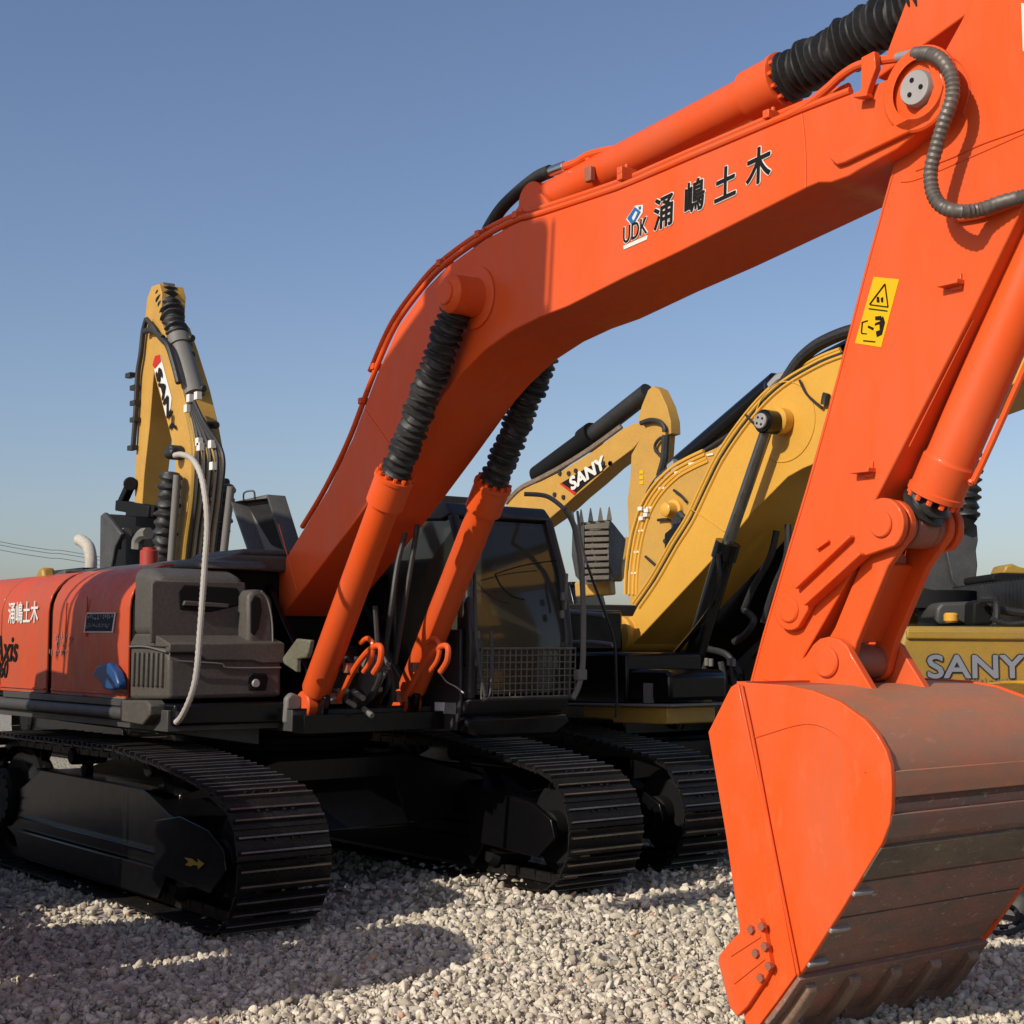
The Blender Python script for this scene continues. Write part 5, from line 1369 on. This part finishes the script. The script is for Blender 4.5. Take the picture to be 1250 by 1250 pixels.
mb.bar(PY(*Za([(185, 920)])[0], y), PY(*Za([(228, 825)])[0], y), .14, .14); mb.bar(PY(*Za([(185, 920)])[0], y), PY(*Za([(335, 945)])[0], y), .22, .18)
mb.bar(PY(*Za([(235, 940)])[0], y), PY(*Za([(325, 945)])[0], y), .3, .2)
mb.cyl(PY(*Za([(222, 835)])[0], y - .1), PY(*Za([(222, 835)])[0], y + .8), .12, 12); mb.build('bucket_link', 'black_matt', Ax, bevel=.02)

# ================================================================ E: machine seen from behind, SANY counterweight
eo = CAM + VV * 24 + RV * (.305 * 24)
EH = math.radians(128)
Ex = bpy.data.objects.new('excavator', None); COL.objects.link(Ex); Ex.location = (eo.x, eo.y, 0)
Ex['label'] = 'yellow machine seen from behind at right, large silver SANY letters on its counterweight'; Ex['category'] = 'excavator'; Ex['group'] = EG
def Ep(px, py, dep=24.0):
    d = ray(px, py); t = dep / d.dot(VV); return CAM + d * t
def slab(px_pts, dep, th, name, m, bevel=.05, seg=3, parent=None):
    F0 = [Ep(a, c, dep) for a, c in px_pts]; n_ = len(F0)
    mb = MB(); mb.add([*F0, *[p + VV * th for p in F0]], [tuple(range(n_)), tuple(range(2 * n_ - 1, n_ - 1, -1))] + [(i, i + n_, (i + 1) % n_ + n_, (i + 1) % n_) for i in range(n_)])
    return mb.build(name, m, parent or Ex, bevel=bevel, seg=seg)
cw = slab([(1106, 764), (1330, 766), (1345, 790), (1345, 872), (1100, 866), (1098, 790)], 24, .9, 'counterweight', 'yellow_dull', .08, 4)
slab([(1107, 769), (1330, 771), (1330, 782), (1107, 780)], 23.94, .1, 'counterweight_ledge', 'yellow_dull', .03, 3)
slab([(1152, 868), (1168, 854), (1185, 843), (1210, 836), (1240, 832), (1330, 830), (1345, 850), (1340, 872), (1250, 870)], 23.3, .66, 'bumper', 'yellow_lit', .12, 5)
o0 = Ep(1131, 827, 23.985); ux = RV.copy(); 
for off_, li, m_ in ((.032, .004, 'label_dark'), (.012, .02, 'letter_silver')):
    text_on('name_lettering' if off_ < .03 else 'lettering_outline', 'SANY', o0, ux, Vector((0, 0, 1)), .50, m_, cw, offset=off_, lift=li, xs=1.22)
worn_row('slogan_lettering', Ep(1142, 834, 23.985), ux, 1.2, .09, 'mid_grey', cw, lift=.004, sd=8)
slab([(1142, 763), (1143, 742), (1150, 735), (1190, 734), (1195, 763)], 25.2, 1.2, 'engine_hood', 'dark_grey', .06)
slab([(1108, 762), (1110, 735), (1122, 730), (1146, 738), (1142, 763)], 27.0, 1.0, 'upper_panel', 'yellow_far', .04)
text_on('name_lettering', 'SANY', Ep(1116, 752, 26.95), ux, Vector((0, 0, 1)), .30, 'white_paint', Ex, offset=.01, lift=.02, xs=.9)
slab([(1187, 763), (1188, 735), (1200, 731), (1212, 742), (1212, 763)], 24.6, .5, 'exhaust_box', 'black_matt', .05)
mb = MB(); mb.tube([Ep(1210, 742, 24.6), Ep(1230, 746, 24.6), Ep(1262, 750, 24.6)], .07, 8); mb.tube([Ep(1195, 732, 24.4), Ep(1215, 734, 24.4), Ep(1216, 762, 24.4)], .06, 8)
mb.tube([Ep(1210, 755, 24.2), Ep(1232, 762, 24.2), Ep(1262, 758, 24.2)], .04, 8); mb.build('hydraulic_hose', 'rubber', Ex)
mb = MB(); c = Ep(1161, 760, 25.0); mb.cyl(c, c + Vector((0, 0, .16)), .12, 14, .03); mb.build('filler_cap', 'yellow', Ex)
# body and tracks below
slab([(1115, 866), (1340, 872), (1340, 885), (1115, 880)], 24.3, 3.0, 'deck', 'black_paint', .03)
base_c = eo + VV * 2.6
for s in (-1, 1):
    c0 = base_c + RV * (s * 1.3)
    mb = MB(); mb.prism([(-2.4, .5), (-2.2, .1), (-1.9, 0), (1.9, 0), (2.2, .1), (2.4, .5), (2.2, .95), (1.9, 1.03), (-1.9, 1.03), (-2.2, .95)], -.3, .3)
    for k in range(22):
        mb.box(-2.0 + k * .19, -1.97 + k * .19, -.3, .3, -.02, 1.06)
    for k in range(4): mb.box(-2.43, -2.38, -.3, .3, .22 + k * .17, .25 + k * .17)
    Mx = Matrix.Translation(c0) @ Matrix.Rotation(math.atan2(VV.y, VV.x), 4, 'Z'); mb.xform(Mx); mb.build('track', 'steel_shoe', Ex)
mb = MB(); mb.cyl(base_c + Vector((0, 0, .6)), base_c + Vector((0, 0, .9)), .8, 20); mb.build('swing_bearing', 'black_matt', Ex)

# ================================================================ F: machine with grey bucket hanging, behind the linkage
fo = CAM + VV * 30 + RV * (.285 * 30)
Fx = thing('excavator', (fo.x, fo.y, 0), 'distant yellow excavator holding a grey bucket up beside the orange linkage', 'excavator', EG)
fbk = zm(1050, 520, 3.29, [(330, 470), (352, 420), (462, 388), (470, 420), (474, 460), (466, 500), (470, 560), (465, 620), (440, 665), (420, 672), (250, 660), (280, 560)])
def fs(pts, dep, th, name, m, bevel=.03, parent=Fx):
    return slab(pts, dep, th, name, m, bevel, 2, parent)
bk2 = fs(zm(1050, 520, 3.29, [(345, 500), (400, 430), (455, 388), (470, 400), (474, 460), (466, 500), (472, 560), (465, 620), (440, 668), (415, 672), (370, 620)]), 30, .15, 'bucket', 'grey_bucket', .02)
fs(zm(1050, 520, 3.29, [(240, 650), (262, 560), (300, 520), (345, 500), (370, 620), (415, 668), (330, 672)]), 30.2, 1.2, 'bucket_shell', 'grey_bucket', .03, bk2)
fs(zm(1050, 520, 3.29, [(300, 520), (340, 450), (355, 420), (400, 400), (430, 400), (400, 430), (345, 500)]), 30.3, .6, 'bucket_bracket', 'black_matt', .03, bk2)
mb = MB(); mb.boot(Ep(1050 + 432 / 3.29, 520 + 60 / 3.29, 30), Ep(1050 + 420 / 3.29, 520 + 372 / 3.29, 30), .30, .18, 16); mb.build('bucket_cylinder', 'rubber', Fx)
mb = MB(); mb.tube([Ep(1050 + 380 / 3.29, 520 + 320 / 3.29, 30), Ep(1050 + 410 / 3.29, 520 + 370 / 3.29, 30), Ep(1050 + 440 / 3.29, 520 + 400 / 3.29, 30)], .22, 8); mb.build('bucket_link', 'black_matt', Fx)
fs(zm(1050, 520, 3.29, [(330, 440), (345, 250), (390, 0), (440, -250), (520, -500), (560, -480), (500, -200), (410, 60), (395, 300), (370, 400)]), 30.6, .6, 'arm', 'yellow', .03)
fs([(1100, 735), (1128, 727), (1160, 729), (1175, 740), (1175, 760), (1100, 762)], 31, 2.0, 'body', 'yellow_far', .05)
fs([(1095, 762), (1180, 762), (1180, 900), (1095, 900)], 31.2, 2.6, 'chassis', 'black_matt', .05)

# G: dark machine top at the right edge
go = CAM + VV * 27 + RV * (.345 * 27)
Gx = thing('excavator', (go.x, go.y, 0), 'dark grey machine with a small yellow cap on its flat top at the right edge', 'excavator', EG)
fs([(1218, 760), (1220, 722), (1224, 714), (1300, 714), (1300, 768), (1218, 768)], 28.4, 2.0, 'engine_housing', 'dark_grey', .06, Gx)
fs([(1211, 708), (1212, 701), (1222, 699), (1300, 702), (1300, 712), (1215, 710)], 28.2, 2.0, 'roof_plate', 'black_matt', .03, Gx)
fs([(1224, 700), (1228, 690), (1236, 688), (1245, 692), (1262, 696), (1262, 702)], 28.6, .8, 'top_cap', 'yellow_dull', .04, Gx)
fs([(1225, 768), (1300, 768), (1300, 900), (1225, 900)], 28.8, 2.4, 'chassis', 'black_matt', .05, Gx)

# ================================================================ black hose coil lying at the right edge of the gravel
HZ = PZ(1242, 1150, 0)
b = MB()
b.tube([PZ(1190, 1122, .05), PZ(1205, 1108, .12), PZ(1222, 1104, .16), PZ(1238, 1110, .12), PZ(1243, 1124, .06), PZ(1228, 1132, .04), PZ(1205, 1128, .04)], .018, 8)
b.tube([PZ(1200, 1135, .03), PZ(1225, 1140, .05), PZ(1250, 1130, .08), PZ(1280, 1110, .1)], .02, 8)
o = b.build('rubber_hose', 'rubber', None, origin=(HZ.x, HZ.y, 0)); o['label'] = 'thin black hose looped loosely on the gravel at the right edge'; o['category'] = 'hose'

# crumpled dark tarp and a pale sack at the right edge
def crumple(name, c, rx, ry, h, m, label, cat, sd):
    r_ = np.random.default_rng(sd); k = 26; vs = []; ph = r_.uniform(0, 6, 12)
    for i in range(k + 1):
        for j in range(k + 1):
            u = i / k * 2 - 1; v_ = j / k * 2 - 1; q = max(0, 1 - (u * u + v_ * v_) ** 1.5)
            z = h * q * (.65 + .25 * math.sin(5 * u + ph[0]) * math.sin(6 * v_ + ph[1]) + .18 * abs(math.sin(9 * u + 4 * v_ + ph[2])) + .12 * abs(math.sin(13 * v_ - 6 * u + ph[3])))
            vs.append((c.x + rx * u * (1 + .1 * math.sin(4 * v_ + ph[4])), c.y + ry * v_ * (1 + .12 * math.sin(5 * u + ph[5])), z + .0 - .02 * (1 - q)))
    fs = [(i * (k + 1) + j, (i + 1) * (k + 1) + j, (i + 1) * (k + 1) + j + 1, i * (k + 1) + j + 1) for i in range(k) for j in range(k)]
    mb = MB(); mb.add(vs, fs); o = mb.build(name, m, None, origin=(c.x, c.y, 0), angle=60); o['label'] = label; o['category'] = cat
crumple('tarp', PZ(1285, 1120, 0) + Vector((0, 0, 0)), .42, .55, .55, 'rubber', 'crumpled black tarp heaped on the gravel at the right edge', 'tarp', 2)
crumple('sack', PZ(1222, 1098, 0), .16, .22, .13, 'conduit', 'flat pale sack on the gravel behind the big orange bucket', 'sack', 5)

# ================================================================ power lines far left
pl0 = CAM + VV * 120 + RV * (-.345 * 120)
b = MB()
for (l0, l1) in (((-60, 648), (100, 676)), ((-60, 652), (100, 680)), ((-60, 658), (100, 686))):
    pts = [Ep(l0[0] + (l1[0] - l0[0]) * t, l0[1] + (l1[1] - l0[1]) * t + 3 * math.sin(math.pi * t), 110 + 15 * t) for t in (-2, 0, .25, .5, .75, 1, 2.2)]
    b.tube(pts, .022, 5)
o = b.build('power_line', 'mid_grey', None, origin=(pl0.x, pl0.y, 0)); o['label'] = 'three thin power lines crossing the sky at far left'; o['category'] = 'power line'

# ================================================================ GROUND
xs = np.concatenate([np.array([-900, -300, -120, -60, -30, -18]), np.arange(-12, 12.01, .12), np.array([18, 30, 60, 120, 300, 900])])
ys = np.concatenate([np.array([-900, -300, -120, -60, -30, -18]), np.arange(-12, 16.01, .12), np.array([22, 30, 60, 120, 300, 900])])
XX, YY = np.meshgrid(xs, ys, indexing='ij')
H = np.where((np.abs(XX) < 12) & (np.abs(YY) < 16), ground_h(XX, YY), 0) - .012
v = np.stack([XX, YY, H], -1).reshape(-1, 3)
nx_, ny_ = len(xs), len(ys)
idx = np.arange(nx_ * ny_).reshape(nx_, ny_)
f = np.stack([idx[:-1, :-1], idx[1:, :-1], idx[1:, 1:], idx[:-1, 1:]], -1).reshape(-1, 4)
me = bpy.data.meshes.new('ground'); me.from_pydata(v.tolist(), [], f.tolist()); me.polygons.foreach_set('use_smooth', [True] * len(me.polygons))
gm = bpy.data.materials.new('gravel_ground'); gm.use_nodes = True; nt = gm.node_tree; N = nt.nodes; Lk = nt.links; bs = N['Principled BSDF']; bs.inputs['Roughness'].default_value = .95
tc = N.new('ShaderNodeTexCoord'); vo = N.new('ShaderNodeTexVoronoi'); vo.inputs['Scale'].default_value = 22; Lk.new(tc.outputs['Object'], vo.inputs['Vector'])
nz = N.new('ShaderNodeTexNoise'); nz.inputs['Scale'].default_value = 1.4; nz.inputs['Detail'].default_value = 8; Lk.new(tc.outputs['Object'], nz.inputs['Vector'])
cr = N.new('ShaderNodeValToRGB'); cr.color_ramp.elements[0].color = (.32, .28, .22, 1); cr.color_ramp.elements[1].color = (.52, .46, .37, 1)
sp = N.new('ShaderNodeSeparateColor'); Lk.new(vo.outputs['Color'], sp.inputs[0]); Lk.new(sp.outputs[0], cr.inputs[0])
mxg = N.new('ShaderNodeMix'); mxg.data_type = 'RGBA'; mxg.blend_type = 'MULTIPLY'; mxg.inputs[0].default_value = .5; Lk.new(cr.outputs[0], mxg.inputs[6]); Lk.new(nz.outputs['Color'], mxg.inputs[7]); Lk.new(mxg.outputs[2], bs.inputs['Base Color'])
bpn = N.new('ShaderNodeBump'); bpn.invert = True; bpn.inputs['Strength'].default_value = 1; bpn.inputs['Distance'].default_value = .03; Lk.new(vo.outputs['Distance'], bpn.inputs['Height']); Lk.new(bpn.outputs[0], bs.inputs['Normal'])
me.materials.append(gm)
go_ = bpy.data.objects.new('ground', me); COL.objects.link(go_); go_['kind'] = 'structure'

# loose crushed stone
def ico():
    bm = bmesh.new(); bmesh.ops.create_icosphere(bm, subdivisions=2, radius=1)
    V_ = np.array([q.co[:] for q in bm.verts]); F_ = np.array([[q.index for q in f_.verts] for f_ in bm.faces]); bm.free(); return V_, F_
V0, F0_ = ico()
variants = []
for k in range(14):
    V_ = V0.copy()
    for j in range(9):      # chop with random planes: angular crushed rock
        nrm_ = rng.normal(size=3); nrm_ /= np.linalg.norm(nrm_); dlim = rng.uniform(.36, .70); dd_ = V_ @ nrm_; V_ = V_ - np.outer(np.maximum(dd_ - dlim, 0), nrm_)
    V_ = V_ * (1 + rng.normal(0, .035, (len(V_), 1)))
    V_ = V_ / np.abs(V_).max() * np.array([1.1, rng.uniform(.65, 1), rng.uniform(.5, .85)]); variants.append(V_)
def scatter(n, zmin, zmax, smin, smax, name, mname, lift=.0, lat=.42, seed=0):
    r_ = np.random.default_rng(seed)
    Zs = np.sqrt(r_.uniform(zmin ** 2, zmax ** 2, n)); lat_ = r_.uniform(-lat, lat, n)
    px = CAM.x + Zs * VV.x + Zs * lat_ * RV.x; py = CAM.y + Zs * VV.y + Zs * lat_ * RV.y
    s = smin * (smax / smin) ** r_.beta(1.6, 2.2, n)
    pz = ground_h(px, py) + s * r_.uniform(-.1, .35, n) + lift - .006
    q = r_.normal(size=(n, 4)); q /= np.linalg.norm(q, axis=1)[:, None]
    # mostly flat lying: random yaw with limited tilt
    w, x, yq, z = q.T
    Rm = np.stack([np.stack([1 - 2 * (yq * yq + z * z), 2 * (x * yq - z * w), 2 * (x * z + yq * w)], -1), np.stack([2 * (x * yq + z * w), 1 - 2 * (x * x + z * z), 2 * (yq * z - x * w)], -1), np.stack([2 * (x * z - yq * w), 2 * (yq * z + x * w), 1 - 2 * (x * x + yq * yq)], -1)], -2)
    var = r_.integers(0, len(variants), n); Vs = np.stack(variants)[var]
    P_ = np.einsum('nij,nkj->nki', Rm, Vs) * s[:, None, None] + np.stack([px, py, pz], -1)[:, None, :]
    nv = V0.shape[0]; Fa = (F0_[None] + (np.arange(n) * nv)[:, None, None]).reshape(-1, 3)
    me = bpy.data.meshes.new(name); me.vertices.add(n * nv); me.vertices.foreach_set('co', P_.reshape(-1).astype(np.float32))
    me.loops.add(len(Fa) * 3); me.loops.foreach_set('vertex_index', Fa.reshape(-1).astype(np.int32))
    me.polygons.add(len(Fa)); me.polygons.foreach_set('loop_start', (np.arange(len(Fa)) * 3).astype(np.int32)); me.update(calc_edges=True)
    me.materials.append(MATS[mname]); return me
sm_ = bpy.data.materials.new('crushed_stone'); sm_.use_nodes = True; MATS['stone'] = sm_
nt = sm_.node_tree; N = nt.nodes; Lk = nt.links; bs = N['Principled BSDF']; bs.inputs['Roughness'].default_value = .92
ge = N.new('ShaderNodeNewGeometry'); cr = N.new('ShaderNodeValToRGB'); els = cr.color_ramp.elements
els[0].position = 0; els[0].color = (.28, .24, .175, 1); els[1].position = 1; els[1].color = (.76, .68, .54, 1)
for p_, c_ in ((.2, (.42, .365, .27, 1)), (.45, (.55, .49, .385, 1)), (.6, (.69, .62, .49, 1)), (.8, (.58, .515, .41, 1)), (.9, (.34, .30, .25, 1)), (.985, (.60, .52, .41, 1)), (.992, (.50, .26, .16, 1))):
    e_ = els.new(p_); e_.color = c_
Lk.new(ge.outputs['Random Per Island'], cr.inputs[0])
tc = N.new('ShaderNodeTexCoord'); nz = N.new('ShaderNodeTexNoise'); nz.inputs['Scale'].default_value = 70; nz.inputs['Detail'].default_value = 5; Lk.new(tc.outputs['Object'], nz.inputs['Vector'])
mr_ = N.new('ShaderNodeMapRange'); mr_.inputs['From Min'].default_value = .3; mr_.inputs['From Max'].default_value = .7; mr_.inputs['To Min'].default_value = .78; mr_.inputs['To Max'].default_value = 1.1; Lk.new(nz.outputs['Fac'], mr_.inputs['Value'])
mv = N.new('ShaderNodeVectorMath'); mv.operation = 'SCALE'; Lk.new(cr.outputs[0], mv.inputs[0]); Lk.new(mr_.outputs[0], mv.inputs['Scale']); Lk.new(mv.outputs[0], bs.inputs['Base Color'])
bpn = N.new('ShaderNodeBump'); bpn.inputs['Strength'].default_value = .5; bpn.inputs['Distance'].default_value = .006; Lk.new(nz.outputs['Fac'], bpn.inputs['Height']); Lk.new(bpn.outputs[0], bs.inputs['Normal'])
me = scatter(36000, 5.2, 10.2, .013, .056, 'gravel', 'stone', seed=3)
o = bpy.data.objects.new('gravel', me); COL.objects.link(o); o['kind'] = 'stuff'; o['label'] = 'pale crushed stone covering the yard in front of the machines'; o['category'] = 'gravel'
def merge_into(me1, me2):
    bm = bmesh.new(); bm.from_mesh(me1); bm.from_mesh(me2); bm.to_mesh(me1); bm.free(); bpy.data.meshes.remove(me2)
merge_into(me, scatter(16000, 5.2, 9.5, .004, .014, 'fines', 'stone', lift=.012, seed=8))
merge_into(me, scatter(80, 5.6, 10.2, .05, .072, 'rocks', 'stone', seed=9))
me = scatter(17000, 10.2, 17.5, .020, .058, 'gravel', 'stone', seed=4)
o = bpy.data.objects.new('gravel', me); COL.objects.link(o); o['kind'] = 'stuff'; o['label'] = 'pale crushed stone lying under and behind the tracks'; o['category'] = 'gravel'

# ================================================================ LIGHT
SUN_TRAVEL = Vector((-.13, 1.0, -.60)).normalized()
sdir = -SUN_TRAVEL
elev = math.asin(sdir.z); azr = math.atan2(sdir.x, sdir.y)
w = bpy.data.worlds.new('World'); scene.world = w; w.use_nodes = True
nt = w.node_tree; bg = nt.nodes['Background']
sky = nt.nodes.new('ShaderNodeTexSky'); sky.sky_type = 'NISHITA'; sky.sun_disc = False
sky.sun_elevation = elev; sky.sun_rotation = azr % (2 * math.pi)
sky.altitude = 50; sky.air_density = 1.0; sky.dust_density = 1.5; sky.ozone_density = 1.6
tn = nt.nodes.new('ShaderNodeMix'); tn.data_type = 'RGBA'; tn.blend_type = 'MULTIPLY'; tn.inputs[0].default_value = 1; tn.inputs[7].default_value = (.955, .94, 1.03, 1)
nt.links.new(sky.outputs[0], tn.inputs[6]); nt.links.new(tn.outputs[2], bg.inputs[0]); bg.inputs[1].default_value = .112
sl = bpy.data.lights.new('sun', 'SUN'); sl.energy = 4.35; sl.angle = math.radians(.5); sl.color = (1.0, .92, .80)
so = bpy.data.objects.new('sun', sl); COL.objects.link(so); so.rotation_euler = SUN_TRAVEL.to_track_quat('-Z', 'Y').to_euler(); so.location = (0, 0, 20)
scene.view_settings.view_transform = 'Standard'; scene.view_settings.look = 'None'; scene.view_settings.exposure = 0
scene.render.film_transparent = False
try:
    scene.cycles.max_bounces = 6
except Exception: pass
